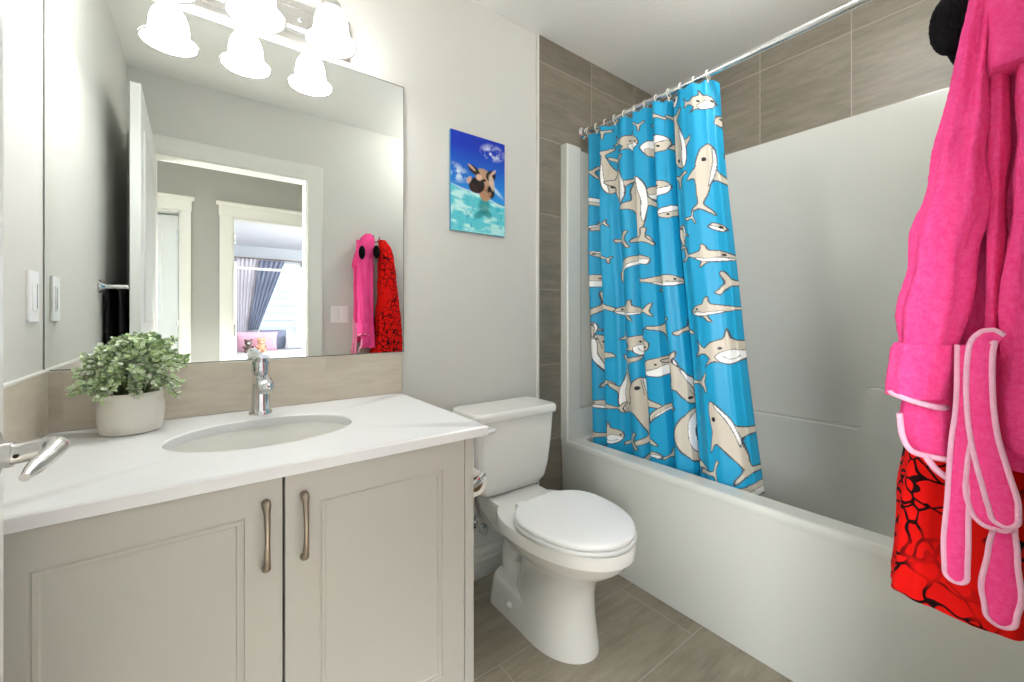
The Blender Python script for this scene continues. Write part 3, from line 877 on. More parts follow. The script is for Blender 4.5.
buf = np.ones((NV * NU, 4), dtype=np.float32); buf[:, :3] = c.reshape(-1, 3); ca.data.foreach_set('color', buf.ravel())
me.materials.append(attr_mat('canvas_ink', 'print', 0.6, 0.0, 0.2))
po = bpy.data.objects.new('printed_face', me); COL.objects.link(po); adopt(po, cv)
obj('stretcher_wrap', box(NB(), AX0 - 0.0005, AX1 + 0.0005, yF + 0.0006, YB - 0.0005, AZ0 - 0.0005, AZ1 + 0.0005), mat('canvas_edge', (58, 128, 170), 0.6, var=0.3, vscale=12), cv, False)

# ------------------------------------------------------------------ toilet
TX = 1.017
toi = thing('toilet', 'white two-piece toilet with closed lid beside the vanity', 'toilet', (TX, 1.15, 0))
def egg(z, yc, rx, lf, lb, n=56, pf=2.0, pb=2.6, cx=TX):
    ring = []
    for i in range(n):
        a = 2 * PI * i / n
        s, c_ = math.sin(a), math.cos(a)
        p = pb if c_ > 0 else pf
        ring.append((cx + rx * math.copysign(abs(s) ** (2 / p), s), yc + (lb if c_ > 0 else lf) * math.copysign(abs(c_) ** (2 / p), c_), z))
    return ring
b = NB()
S = [(0.000, 1.08, .115, .168, .20), (0.012, 1.08, .115, .168, .20), (0.05, 1.08, .110, .162, .19), (0.12, 1.08, .102, .154, .17), (0.20, 1.08, .092, .156, .15), (0.245, 1.08, .096, .170, .15),
     (0.275, 1.08, .115, .200, .16), (0.305, 1.08, .145, .245, .18), (0.335, 1.08, .168, .278, .20), (0.362, 1.08, .180, .293, .22), (0.3635, 1.08, .187, .301, .22), (0.392, 1.08, .189, .303, .22), (0.402, 1.08, .185, .299, .216), (0.403, 1.08, .170, .28, .20)]
loft(b, [egg(*s) for s in S])
obj('bowl', b, M_china, toi, True, 50)
b = NB()
D = [(0.26, .075, 1.16, 1.40), (0.31, .10, 1.14, 1.43), (0.345, .118, 1.13, 1.45), (0.392, .124, 1.12, 1.455), (0.402, .120, 1.12, 1.45)]
loft(b, [rrect(TX - w, TX + w, y0, y1, z, min(w * 0.6, 0.06), 6) for z, w, y0, y1 in D])
obj('deck', b, M_china, toi, True, 50)
# trapway at the back with the foot that is bolted down
b = NB()
T = [(0.0, .112, 1.06, 1.375), (0.012, .112, 1.06, 1.375), (0.095, .103, 1.08, 1.365), (0.112, .092, 1.10, 1.355)]
loft(b, [rrect(TX - w, TX + w, y0, y1, z, 0.055, 6) for z, w, y0, y1 in T])
foot = obj('foot', b, M_china, toi, True, 50)
b = NB()
tube(b, [(TX, 1.31, 0.085), (TX, 1.325, 0.16), (TX, 1.30, 0.22), (TX, 1.27, 0.27), (TX, 1.25, 0.33)], [0.055, 0.050, 0.052, 0.07, 0.09], 24, 8, flat=[0.060, 0.060, 0.062, 0.075, 0.09], up=(0, 1, 0))
obj('trapway', b, M_china, toi, True, 60)
for s in (-1, 1):
    b = NB(); lathe(b, [(0.0, -0.004), (0.013, -0.004), (0.0125, 0.010), (0.008, 0.016), (0.0, 0.018)], (0, 0, 0), 20, cap0=False, cap1=False)
    bmesh.ops.rotate(b, verts=b.verts[:], matrix=Matrix.Rotation(s * math.radians(78), 3, 'Y'))
    bmesh.ops.translate(b, verts=b.verts[:], vec=(TX + s * 0.1050, 1.215, 0.055))
    obj('bolt_cap', b, M_china, foot)
# seat and lid
b = NB()
def seat_ring(z, g):
    return egg(z, 1.03, .186 - g, .250 - g, .155 - g, 64, 2.05, 2.5)
loft(b, [seat_ring(0.4045, .012), seat_ring(0.406, .004), seat_ring(0.412, .0), seat_ring(0.418, .001), seat_ring(0.4205, .006)])
seat = obj('seat', b, M_plast, toi, True, 50)
b = NB()
loft(b, [seat_ring(0.4215, .012), seat_ring(0.423, .005), seat_ring(0.429, .003), seat_ring(0.436, .005), seat_ring(0.441, .014), seat_ring(0.4435, .05), seat_ring(0.4445, .10)])
obj('seat_lid', b, M_plast, toi, True, 50)
for s in (-1, 1):
    b = NB(); box(b, TX + s * 0.075 - 0.022, TX + s * 0.075 + 0.022, 1.172, 1.20, 0.402, 0.428, 0.006, 3)
    obj('seat_hinge', b, M_plast, toi)
# tank
b = NB()
TK = [(0.402, .125, 1.345, 1.465), (0.412, .150, 1.330, 1.475), (0.440, .170, 1.318, 1.483), (0.50, .181, 1.309, 1.486), (0.60, .190, 1.301, 1.487), (0.706, .196, 1.296, 1.487)]
loft(b, [rrect(TX - w, TX + w, y0, y1, z, 0.030, 6) for z, w, y0, y1 in TK])
obj('tank', b, M_china, toi, True, 50)
b = NB()
LD = [(0.7065, .200, 1.290, 1.488, .03), (0.709, .2055, 1.285, 1.4885, .032), (0.728, .2065, 1.284, 1.4885, .032), (0.738, .203, 1.288, 1.4875, .03), (0.742, .193, 1.298, 1.480, .026)]
loft(b, [rrect(TX - w, TX + w, y0, y1, z, r, 6) for z, w, y0, y1, r in LD])
obj('tank_lid', b, M_china, toi, True, 50)
b = NB()
lathe(b, [(0.0, 0.0), (0.013, 0.0), (0.013, -0.008), (0.0, -0.010)], (TX - 0.135, 1.2965, 0.678), 20, 'y', cap0=False, cap1=False)
fl = obj('flush_pivot', b, M_plast, toi)
b = NB()
tube(b, [(TX - 0.125, 1.284, 0.680), (TX - 0.145, 1.281, 0.679), (TX - 0.172, 1.280, 0.677), (TX - 0.190, 1.281, 0.676)], [0.0085, 0.0085, 0.0075, 0.0055], 14, 6, flat=0.005, up=(0, 1, 0))
obj('flush_lever', b, M_plast, fl)

# water supply: shut-off valve and hose
vv = thing('shutoff_valve', 'small chrome shut-off valve with a clear handle on the wall behind the toilet', 'valve', (0.935, YB, 0.245))
b = NB(); lathe(b, [(0.0, 0.0), (0.026, 0.0), (0.025, -0.004), (0.010, -0.010), (0.009, -0.040), (0.0, -0.040)], (0.935, YB, 0.235), 24, 'y', cap0=False, cap1=False); obj('escutcheon', b, M_chrome, vv)
b = NB(); tube(b, [(0.935, YB - 0.045, 0.215), (0.935, YB - 0.045, 0.275)], 0.010, 14, 1); obj('valve_body', b, M_chrome, vv)
b = NB(); tube(b, [(0.935, YB - 0.045, 0.270), (0.925, YB - 0.045, 0.31), (0.905, YB - 0.06, 0.36), (0.90, YB - 0.08, 0.398)], 0.005, 10, 8); obj('supply_hose', b, M_nickel, vv)
b = NB(); lathe(b, [(0.0, 0.0), (0.007, 0.0), (0.021, -0.012), (0.021, -0.026), (0.012, -0.030), (0.0, -0.030)], (0.935, YB - 0.056, 0.238), 8, 'y', sx=0.75, sy=1.2, cap0=False, cap1=False); obj('valve_handle', b, M_glassclear, vv, False)

# toilet paper holder on the side of the vanity, with a roll on it
RX_, RY_, RZ_ = 0.620, 0.985, 0.650
hold = thing('paper_holder', 'chrome toilet paper holder on the right side of the vanity', 'toilet paper holder', (VX1, RY_, RZ_))
b = NB(); lathe(b, [(0.0, 0.0), (0.022, 0.0), (0.022, 0.004), (0.010, 0.008), (0.008, RX_ - VX1), (0.0, RX_ - VX1 + 0.004)], (VX1, RY_ + 0.145, RZ_), 20, 'x', cap0=False, cap1=False); obj('post', b, M_chrome, hold)
b = NB(); tube(b, [(RX_, RY_ + 0.148, RZ_), (RX_, RY_ - 0.004, RZ_)], 0.008, 14, 1); bar_ = obj('bar', b, M_chrome, hold)
b = NB(); tube(b, [(RX_ - 0.022, RY_ - 0.008, RZ_ - 0.008), (RX_, RY_ - 0.012, RZ_ + 0.001), (RX_ + 0.026, RY_ - 0.006, RZ_ + 0.012)], 0.011, 12, 6, flat=0.004, up=(0, 1, 0)); obj('end_cap', b, M_chrome, bar_)
rl = thing('toilet_paper_roll', 'nearly used-up white toilet paper roll on the chrome holder beside the vanity', 'toilet paper', (RX_, RY_, RZ_ - 0.037))
b = NB(); lathe(b, [(0.0215, 0.0), (0.0345, 0.0), (0.0345, 0.105), (0.0215, 0.105), (0.0215, 0.0)], (RX_, RY_, RZ_ - 0.010), 40, 'y', cap0=False, cap1=False); obj('tissue', b, M_paper, rl)
b = NB(); lathe(b, [(0.0190, -0.0005), (0.0214, -0.0005), (0.0214, 0.1055), (0.0190, 0.1055), (0.0190, -0.0005)], (RX_, RY_, RZ_ - 0.010), 36, 'y', cap0=False, cap1=False); obj('core', b, M_card, rl)

# ------------------------------------------------------------------ bathtub and surround (one moulded unit)
TUX0, TUX1, TUY0, TUY1, RIM = 1.430, 2.2150, YF + 0.0005, YB - 0.0105, 0.505
tub = thing('bathtub_shower_unit', 'white moulded bathtub and shower surround along the right wall', 'bathtub', (1.82, 0.74, 0))
b = NB()
def R(x0, x1, y0, y1, z, r): return rrect(x0, x1, y0, y1, z, r, 8)
e = 0.0
rings = [R(TUX0 + 0.012, TUX1, TUY0, TUY1, 0.0, 0.004), R(TUX0 + 0.012, TUX1, TUY0, TUY1, 0.03, 0.004), R(TUX0 + 0.006, TUX1, TUY0, TUY1, 0.40, 0.004), R(TUX0 + 0.004, TUX1, TUY0, TUY1, 0.462, 0.004),
         R(TUX0 + 0.000, TUX1, TUY0, TUY1, 0.474, 0.004), R(TUX0, TUX1, TUY0, TUY1, 0.490, 0.004), R(TUX0 + 0.004, TUX1, TUY0, TUY1, 0.501, 0.004), R(TUX0 + 0.012, TUX1, TUY0 , TUY1, RIM, 0.004),
         R(TUX0 + 0.078, TUX1 - 0.070, TUY0 + 0.060, TUY1 - 0.060, RIM, 0.06), R(TUX0 + 0.088, TUX1 - 0.0705, TUY0 + 0.068, TUY1 - 0.068, RIM - 0.010, 0.06),
         R(TUX0 + 0.100, TUX1 - 0.073, TUY0 + 0.08, TUY1 - 0.08, 0.40, 0.07), R(TUX0 + 0.125, TUX1 - 0.085, TUY0 + 0.16, TUY1 - 0.14, 0.22, 0.14), R(TUX0 + 0.165, TUX1 - 0.14, TUY0 + 0.22, TUY1 - 0.19, 0.155, 0.16), R(TUX0 + 0.24, TUX1 - 0.21, TUY0 + 0.30, TUY1 - 0.27, 0.14, 0.13)]
loft(b, rings)
obj('tub', b, M_acryl, tub, True, 35)
ST, LOW = 1.950, 0.648
def end_panel(yw, s):
    """profile in plan, s = +1 when the panel faces -y (back wall)"""
    d = lambda v: yw - s * v
    b = NB()
    up = [(TUX0, d(0)), (TUX0, d(0.042)), (TUX0 + 0.006, d(0.047)), (TUX0 + 0.088, d(0.047)), (TUX0 + 0.100, d(0.040)), (TUX0 + 0.112, d(0.014)), (TUX0 + 0.130, d(0.010)), (TUX1 - 0.03, d(0.010)), (TUX1 - 0.014, d(0.016)), (TUX1 - 0.006, d(0.03)), (TUX1, d(0.03)), (TUX1, d(0))]
    lo = [(TUX0, d(0)), (TUX0, d(0.042)), (TUX0 + 0.006, d(0.047)), (TUX0 + 0.088, d(0.047)), (TUX0 + 0.100, d(0.047)), (TUX0 + 0.112, d(0.047)), (TUX0 + 0.130, d(0.047)), (TUX1 - 0.03, d(0.047)), (TUX1 - 0.014, d(0.047)), (TUX1 - 0.006, d(0.047)), (TUX1, d(0.047)), (TUX1, d(0))]
    P = lambda pr, z: [(x, y, z) for x, y in pr]
    tp = [(x if 0 < i < len(up) - 1 else x, (d(0) + (y - d(0)) * 0.85), z_) for i, (x, y) in enumerate(up) for z_ in (ST,)]
    loft(b, [P(lo, RIM - 0.004), P(lo, LOW - 0.012), P([(x, d(0) + (y - d(0)) * 0.96) for x, y in lo], LOW - 0.002), P(up, LOW), P(up, ST - 0.008), tp])
    return b
obj('back_end_panel', end_panel(YB - 0.0105, 1), M_acryl, tub, True, 35)
obj('front_end_panel', end_panel(YF + 0.0005, -1), M_acryl, tub, True, 35)
XW = XR - 0.0005
b = NB()
box(b, XW - 0.012, XW, YF + 0.011, YB - 0.021, RIM - 0.004, ST, 0.003, 2)
obj('long_wall_panel', b, M_acryl, tub, True, 35)
# moulded soap ledge: low at the far end, stepping up toward the near end
pr = [(YB - 0.058, RIM - 0.004), (YB - 0.058, LOW - 0.004), (0.512, LOW + 0.002), (0.497, LOW + 0.010), (0.490, LOW + 0.024), (0.486, 0.806), (0.476, 0.818), (0.462, 0.822), (YF + 0.048, 0.822), (YF + 0.048, RIM - 0.004)]
b = NB()
loft(b, [[(XW - 0.010, y, z) for y, z in pr], [(XW - 0.064, y, z) for y, z in pr], [(XW - 0.071, y * 1.0 + (0.004 if y < 0.5 else -0.004), z - 0.005 if z > 0.6 else z) for y, z in pr]])
obj('soap_ledge', b, M_acryl, tub, True, 35)

# ------------------------------------------------------------------ shower rod, rings, curtain
RODX, RODZ = 1.585, 2.050
rod = thing('shower_rod', 'chrome shower curtain rod running above the tub', 'curtain rod', (RODX, YB - 0.010, RODZ))
b = NB(); tube(b, [(RODX, YB - 0.011, RODZ), (RODX, YF + 0.001, RODZ)], 0.0125, 20, 1); obj('tube', b, M_chrome, rod)
for y, s in ((YB - 0.010, -1), (YF, 1)):
    b = NB(); lathe(b, [(0.0, 0.0), (0.030, 0.0), (0.031, s * 0.004), (0.024, s * 0.010), (0.018, s * 0.014), (0.018, s * 0.026), (0.013, s * 0.030), (0.0, s * 0.030)], (RODX, y, RODZ), 30, 'y', cap0=False, cap1=False)
    obj('flange', b, M_chrome, rod)

CT0, CT1 = 2.030, 0.455      # curtain top and hem
def curtain_y(s, t):
    top = 1.462 + (0.815 - 1.462) * s
    bot = 1.415 + (0.664 - 1.415) * s
    k = t ** 1.15
    return top * (1 - k) + bot * k
FOLD = [(0.0, 0.010), (0.05, -0.014), (0.115, 0.020), (0.17, -0.018), (0.23, -0.008), (0.285, 0.012), (0.36, -0.014), (0.43, 0.012), (0.475, -0.014), (0.54, -0.006), (0.585, 0.018), (0.635, -0.016), (0.685, 0.0), (0.725, 0.034), (0.765, -0.004), (0.82, -0.024), (0.90, -0.026), (0.955, -0.010), (0.985, 0.016), (1.0, 0.050)]
def fold(s):
    out = np.zeros_like(s)
    for (a, fa), (b_, fb) in zip(FOLD, FOLD[1:]):
        m = (s >= a) & (s <= b_)
        g = (s[m] - a) / (b_ - a); g = 0.5 - 0.5 * np.cos(PI * g)
        out[m] = fa * (1 - g) + fb * g
    return out
NSX, NTY = 360, 780
Sg, Tg = np.meshgrid(np.linspace(0, 1, NSX), np.linspace(0, 1, NTY))
Y = curtain_y(Sg, Tg)
ring_s = np.linspace(0.015, 0.975, 12)
scal = np.min(np.abs(Sg[..., None] - ring_s[None, None, :]), axis=2) / (0.5 * (ring_s[1] - ring_s[0]))
Z = CT0 + (CT1 - CT0) * Tg - 0.012 * scal ** 2 * np.exp(-Tg * 18)
fx = fold(Sg + 0.010 * np.sin(Tg * 5 + 1) * np.sin(PI * Sg))
X = RODX + fx * (1.15 + 0.6 * Tg) - 0.010 * np.sin(Tg * 3.0) + 0.004 * np.sin(Tg * 11 + Sg * 9)
X = X + np.clip((Tg - 0.75) / 0.25, 0, 1) ** 2 * 0.0
Y = Y + 0.010 * np.sin(Sg * 2 * PI * 7) * (0.4 + 0.6 * Tg)

SHARKS = [
    ('SIDE', 0.9446, 1.8196, -0.0476, -0.2664, 0.2722, 0.0459),
    ('FACE', 0.8636, 1.9468, -0.1128, -0.0267, 0.02, 0.1172),
    ('TOP', 0.8313, 1.6458, -0.0103, 0.2849, 0.2961, 0.0886),
    ('FACE', 1.2083, 1.9072, -0.167, -0.0555, 0.0, 0.1384),
    ('HEAD', 1.0614, 1.8454, -0.1207, 0.0349, -0.0846, -0.1339),
    ('SIDE', 1.3194, 1.7945, -0.0509, -0.2418, -0.2874, -0.0384),
    ('SIDE', 1.2481, 1.7375, -0.0251, -0.2399, 0.2893, 0.0539),
    ('SIDE', 1.1378, 1.5972, 0.0386, 0.3201, 0.3694, 0.0444),
    ('HEAD', 1.0467, 1.6513, -0.1185, 0.0095, 0.0433, 0.1157),
    ('TAIL', 1.4146, 1.8305, -0.0461, 0.0479, 0.08, 0.0572),
    ('HEAD', 1.4146, 1.6802, 0.0868, 0.043, 0.0316, -0.059),
    ('SIDE', 1.3756, 1.5484, 0.1325, -0.0145, -0.048, -0.1101),
    ('HEAD', 0.9945, 1.5461, 0.0874, -0.0113, -0.0317, -0.0853),
    ('TAIL', 1.2309, 1.463, 0.1124, 0.0002, -0.0198, -0.0946),
    ('TAIL', 1.1118, 1.4545, 0.0, 0.0974, 0.1135, 0.017),
    ('SIDE', 1.3566, 1.4031, 0.1305, 0.052, 0.0474, -0.0958),
    ('CRES', 1.1862, 1.3377, -0.1969, 0.0959, 0.1388, 0.1786),
    ('HEAD', 1.395, 1.2833, -0.1423, -0.0096, 0.0, 0.1094),
    ('SIDE', 1.0322, 1.2587, -0.2102, -0.0142, 0.0, 0.1881),
    ('TAIL', 1.3629, 1.1584, 0.1346, -0.1017, -0.1339, -0.1065),
    ('SIDE', 1.1807, 1.1319, 0.2194, 0.0023, 0.0, 0.1824),
    ('TAIL', 1.0227, 1.0494, -0.0665, -0.1013, -0.1151, 0.0625),
    ('SIDE', 1.3566, 0.9036, 0.0591, 0.256, -0.3327, 0.0722),
    ('FACE', 1.1537, 0.9874, -0.1735, -0.0595, -0.0811, 0.151),
    ('SIDE', 1.2083, 0.7863, 0.0292, -0.2798, -0.3317, 0.0203),
    ('SIDE', 1.1169, 0.7008, 0.0519, 0.3077, 0.3717, -0.1101),
    ('HEAD', 1.0322, 0.8953, 0.1484, -0.0758, 0.0691, 0.1254),
    ('SIDE', 0.9358, 0.8431, -0.1074, -0.2012, 0.2322, -0.1296),
    ('CRES', 1.0227, 0.7046, -0.1315, 0.0918, 0.0763, 0.1043),
    ('SIDE', 1.3255, 0.6787, 0.1944, -0.006, -0.0341, 0.1581),
    ('FACE', 1.3072, 0.5377, -0.181, 0.0412, 0.0, 0.1441),
    ('TAIL', 1.1807, 0.5391, 0.1078, -0.0416, -0.019, -0.0853),
    ('CRES', 1.0863, 0.496, -0.1227, 0.0717, 0.0448, 0.0951),
    ('SIDE', 0.8273, 1.338, -0.1735, -0.0197, 0.0, 0.1708),
    ('TAIL', 0.7622, 1.2291, 0.0483, -0.0817, -0.0833, -0.0539),
    ('SIDE', 0.8039, 1.1319, 0.1858, -0.0139, 0.0162, 0.1838),
    ('FACE', 0.7772, 0.9763, -0.1724, 0.0114, 0.0, 0.1742),
    ('TAIL', 0.927, 1.0601, 0.0859, -0.0581, -0.0599, -0.0786),
    ('CRES', 0.897, 0.6109, 0.0769, 0.2538, 0.2884, -0.1416),
    ('TOP', 0.7402, 0.6629, 0.1226, 0.283, 0.3049, -0.1962),
    ('TAIL', 0.8433, 0.8545, 0.0883, -0.0185, -0.0077, -0.0848),
    ('TAIL', 0.7923, 0.5212, 0.1073, -0.0316, 0.0, -0.1068),
    ('HEAD', 0.6839, 0.7985, 0.0, 0.0433, 0.0411, -0.0067),
    ('HEAD', 0.6771, 0.7421, -0.0059, 0.0365, 0.0334, -0.0003),
    ('HEAD', 0.6703, 0.4819, -0.0874, 0.0292, 0.0, 0.0931),
    ('TAIL', 0.9402, 1.6706, 0.0831, 0.05, 0.0302, -0.0691),
    ('TAIL', 0.876, 1.4946, 0.0625, -0.0101, -0.0227, -0.064),
    ('HEAD', 0.7923, 1.4447, -0.0397, -0.0296, -0.0229, 0.0358),
    ('SIDE', 0.9184, 1.4295, 0.0098, 0.1066, 0.1123, 0.0079),
    ('TAIL', 1.3379, 1.9989, -0.0751, 0.0076, 0.0435, 0.0743),
    ('TAIL', 1.0663, 1.9686, 0.0495, -0.0564, -0.0855, -0.0758),
    ('HEAD', 0.8, 1.8673, -0.0184, 0.0434, 0.0508, 0.0377),
    ('HEAD', 0.7772, 1.7375, -0.0105, 0.0563, 0.0594, 0.0295),
    ('HEAD', 0.7438, 1.4849, -0.0088, 0.0496, 0.0502, 0.0188),
    ('SIDE', 1.395, 1.0397, 0.0, 0.0895, 0.117, -0.0031),
    ('TAIL', 0.9945, 0.5248, 0.0699, -0.0416, -0.0254, -0.0564),
    ('HEAD', 0.967, 2.0055, -0.0271, 0.0319, 0.0471, 0.0444),
    ('TAIL', 1.1431, 1.9663, 0.0597, 0.0403, 0.0217, -0.0427),
]

def sm(poly, k=4):
    P = np.array(poly, float); n = len(P); out = []
    for i in range(n):
        p0, p1, p2, p3 = P[i - 1], P[i], P[(i + 1) % n], P[(i + 2) % n]
        for s in range(k):
            t = s / k
            out.append(0.5 * ((2 * p1) + (p2 - p0) * t + (2 * p0 - 5 * p1 + 4 * p2 - p3) * t * t + (3 * p1 - p0 - 3 * p2 + p3) * t ** 3) * 0.75 + 0.25 * (p1 * (1 - t) + p2 * t))
    return np.array(out)
def ell(cx, cy, rx, ry, n=28): return np.array([(cx + rx * math.cos(2 * PI * i / n), cy + ry * math.sin(2 * PI * i / n)) for i in range(n)])
GREY, WHITE, INK, BLUE = (192, 184, 168), (228, 228, 226), (66, 70, 76), (16, 147, 190)
SHAPES = {
 'SIDE': [(GREY, sm([(.5, .0), (.44, .09), (.28, .16), (.12, .17), (.06, .30), (-.02, .34), (-.05, .16), (-.28, .08), (-.42, .05), (-.5, .2), (-.58, .24), (-.53, .0), (-.6, -.16), (-.5, -.12), (-.42, -.03), (-.2, -.09), (0, -.14), (-.06, -.3), (.02, -.28), (.13, -.16), (.3, -.14), (.45, -.08)])),
          (WHITE, sm([(.48, -.03), (.3, -.03), (.1, -.06), (-.15, -.04), (-.25, -.06), (-.1, -.105), (.05, -.14), (.3, -.13), (.44, -.075)]))],
 'TOP': [(GREY, sm([(.5, .0), (.42, .09), (.22, .13), (.12, .14), (-.02, .3), (-.09, .34), (-.05, .13), (-.28, .07), (-.42, .04), (-.52, .17), (-.58, .2), (-.5, .0), (-.58, -.2), (-.52, -.17), (-.42, -.04), (-.28, -.07), (-.05, -.13), (-.09, -.34), (-.02, -.3), (.12, -.14), (.22, -.13), (.42, -.09)])),
         (WHITE, sm([(.44, -.055), (.25, -.085), (.0, -.08), (-.15, -.065), (-.05, -.115), (.12, -.13), (.25, -.125), (.40, -.09)]))],
 'FACE': [(GREY, sm([(.48, .0), (.42, .2), (.27, .28), (.2, .34), (.13, .58), (.08, .34), (-.08, .24), (-.25, .1), (-.42, .14), (-.55, .3), (-.5, .06), (-.6, -.14), (-.4, -.06), (-.22, -.08), (-.1, -.2), (-.28, -.42), (.0, -.26), (.2, -.32), (.38, -.22)])),
          (WHITE, sm([(.46, -.06), (.33, .02), (.22, .05), (.06, -.03), (.0, -.14), (.08, -.27), (.22, -.31), (.37, -.21)]))],
 'HEAD': [(WHITE, sm([(.5, .0), (.42, .22), (.2, .34), (-.1, .3), (-.5, .18), (-.5, -.26), (-.2, -.34), (.2, -.3), (.42, -.18)])),
          (GREY, sm([(.47, .06), (.4, .22), (.2, .335), (-.1, .295), (-.49, .175), (-.45, -.1), (-.1, .0), (.2, .0)]))],
 'TAIL': [(GREY, sm([(.5, .1), (.1, .1), (-.1, .26), (-.2, .52), (-.33, .5), (-.22, .0), (-.4, -.4), (-.28, -.46), (-.02, -.12), (.2, -.08), (.5, -.1)]))],
 'CRES': [(GREY, sm([(.5, -.14), (.4, .06), (.15, .2), (-.15, .18), (-.38, .04), (-.5, -.2), (-.36, -.12), (-.1, -.02), (.2, -.06), (.38, -.24)])),
          (WHITE, sm([(.47, -.15), (.3, .0), (.05, .06), (-.2, .03), (-.38, -.1), (-.1, -.02), (.2, -.06), (.37, -.22)]))],
}
EYES = {'SIDE': [(.34, .05)], 'TOP': [(.26, .03)], 'FACE': [(.05, .08), (.40, .06)], 'HEAD': [(.12, .13)], 'TAIL': [], 'CRES': []}
def seg_dist(P, poly):
    A = poly; B = np.roll(poly, -1, axis=0)
    d2 = np.full(len(P), 1e9)
    for a, b_ in zip(A, B):
        ab = b_ - a; L2 = ab @ ab + 1e-12
        t = np.clip(((P - a) @ ab) / L2, 0, 1)
        q = P - (a + t[:, None] * ab)
        d2 = np.minimum(d2, (q * q).sum(1))
    return np.sqrt(d2)
def inside(P, poly):
    r = np.zeros(len(P), bool); x, y = P[:, 0], P[:, 1]
    n = len(poly)
    for i in range(n):
        (x1, y1), (x2, y2) = poly[i], poly[(i + 1) % n]
        c_ = ((y1 > y) != (y2 > y)) & (x < (x2 - x1) * (y - y1) / (y2 - y1 + 1e-12) + x1)
        r ^= c_
    return r
Yn = curtain_y(Sg, Tg); Zn = CT0 + (CT1 - CT0) * Tg
PY_, PZ_ = Yn.ravel(), Zn.ravel()
colr = np.zeros((NSX * NTY, 3)) + np.array(lin(BLUE))
for kind, cy, cz, axy, axz, bxy, bxz in SHARKS:
    kw = {'SIDE': 0.80, 'TOP': 0.66}.get(kind, 0.84)
    axy, axz, bxy, bxz = axy * .88, axz * .88, bxy * kw, bxz * kw
    M = np.array([[axy, bxy], [axz, bxz]])
    rad = 0.72 * (math.hypot(axy, axz) + math.hypot(bxy, bxz) * 0.6)
    idx = np.nonzero((np.abs(PY_ - cy) < rad) & (np.abs(PZ_ - cz) < rad))[0]
    if len(idx) == 0: continue
    L = np.linalg.solve(M, np.stack([PY_[idx] - cy, PZ_[idx] - cz])).T
    mm = 0.0022 / (0.5 * (math.hypot(axy, axz) + math.hypot(bxy, bxz)))
    for k, (cl, poly) in enumerate(SHAPES[kind]):
        ins = inside(L, poly)
        colr[idx[ins]] = lin(cl)
        near = seg_dist(L, poly) < (mm if k == 0 else mm * 0.55)
        colr[idx[near]] = lin(INK)
    for ex, ey in EYES[kind]:
        rr = max(0.032, 0.005 / math.hypot(axy, axz) * 1.0)
        e_ = ((L[:, 0] - ex) ** 2 + (L[:, 1] - ey) ** 2) < rr ** 2
        colr[idx[e_]] = lin((16, 16, 20))
    if kind == 'FACE':
        d_ = np.sqrt((L[:, 0] - .22) ** 2 + (L[:, 1] + .06) ** 2)
        m_ = (np.abs(d_ - 0.13) < mm * 0.5) & (L[:, 1] < -.11)
        colr[idx[m_]] = lin(INK)
    if kind in ('SIDE', 'HEAD'):
        m_ = (np.abs(L[:, 1] + .005 - 0.12 * (L[:, 0] - .3) ** 2) < mm * 0.45) & (L[:, 0] > .2) & (L[:, 0] < .46)
        colr[idx[m_]] = lin((96, 96, 100))
cur = thing('shower_curtain', 'blue shower curtain printed with grey sharks, gathered at the far end of the tub', 'shower curtain', (RODX, 1.1, CT1))
vs = np.stack([X.ravel(), Y.ravel(), Z.ravel()], 1)
ii = (np.arange(NTY - 1)[:, None] * NSX + np.arange(NSX - 1)[None, :]).ravel()
fs = np.stack([ii, ii + NSX, ii + NSX + 1, ii + 1], 1)
me = bpy.data.meshes.new('printed_panel')
me.vertices.add(len(vs)); me.vertices.foreach_set('co', vs.astype(np.float32).ravel())
me.loops.add(fs.size); me.loops.foreach_set('vertex_index', fs.astype(np.int32).ravel())
me.polygons.add(len(fs)); me.polygons.foreach_set('loop_start', (np.arange(len(fs)) * 4).astype(np.int32)); me.polygons.foreach_set('loop_total', np.full(len(fs), 4, np.int32))
me.update(calc_edges=True)
me.polygons.foreach_set('use_smooth', [True] * len(fs))
ca = me.color_attributes.new('print', 'FLOAT_COLOR', 'POINT')
buf = np.ones((len(vs), 4), dtype=np.float32); buf[:, :3] = colr; ca.data.foreach_set('color', buf.ravel())
M_curtain = attr_mat('curtain_print', 'print', 0.5, 0.0, 0.4)
me.materials.append(M_curtain)
po = bpy.data.objects.new('printed_panel', me); COL.objects.link(po); adopt(po, cur)
sol = po.modifiers.new('thickness', 'SOLIDIFY'); sol.thickness = 0.0008; sol.offset = 1

# rings: one mesh, copied along the rod
M_ring = mat('ring_plastic', (214, 210, 196), 0.3)
first = None
for k, s in enumerate(ring_s):
    y = 1.462 + (0.815 - 1.462) * s
    if first is None:
        b = NB()
        pts = [(RODX + 0.0165 * math.cos(a), 0, RODZ - 0.003 + 0.0175 * math.sin(a)) for a in np.linspace(-PI / 2 + 0.2, 1.5 * PI - 0.2, 16)]
        pts = [(RODX + 0.004, 0, RODZ - 0.034)] + pts + [(RODX - 0.005, 0, RODZ - 0.034)]
        tube(b, pts, 0.0022, 8, 3)
        first = obj('curtain_ring', b, M_ring); first.location = (0, y, 0)
        o = first
    else:
        o = first.copy(); COL.objects.link(o); o.location = (0, y, 0)
    o.rotation_euler = (0, 0, 0)
    tag(o, 'pale plastic ring hooking the shark curtain to the chrome rod', 'curtain ring', 'curtain rings on the shower rod')

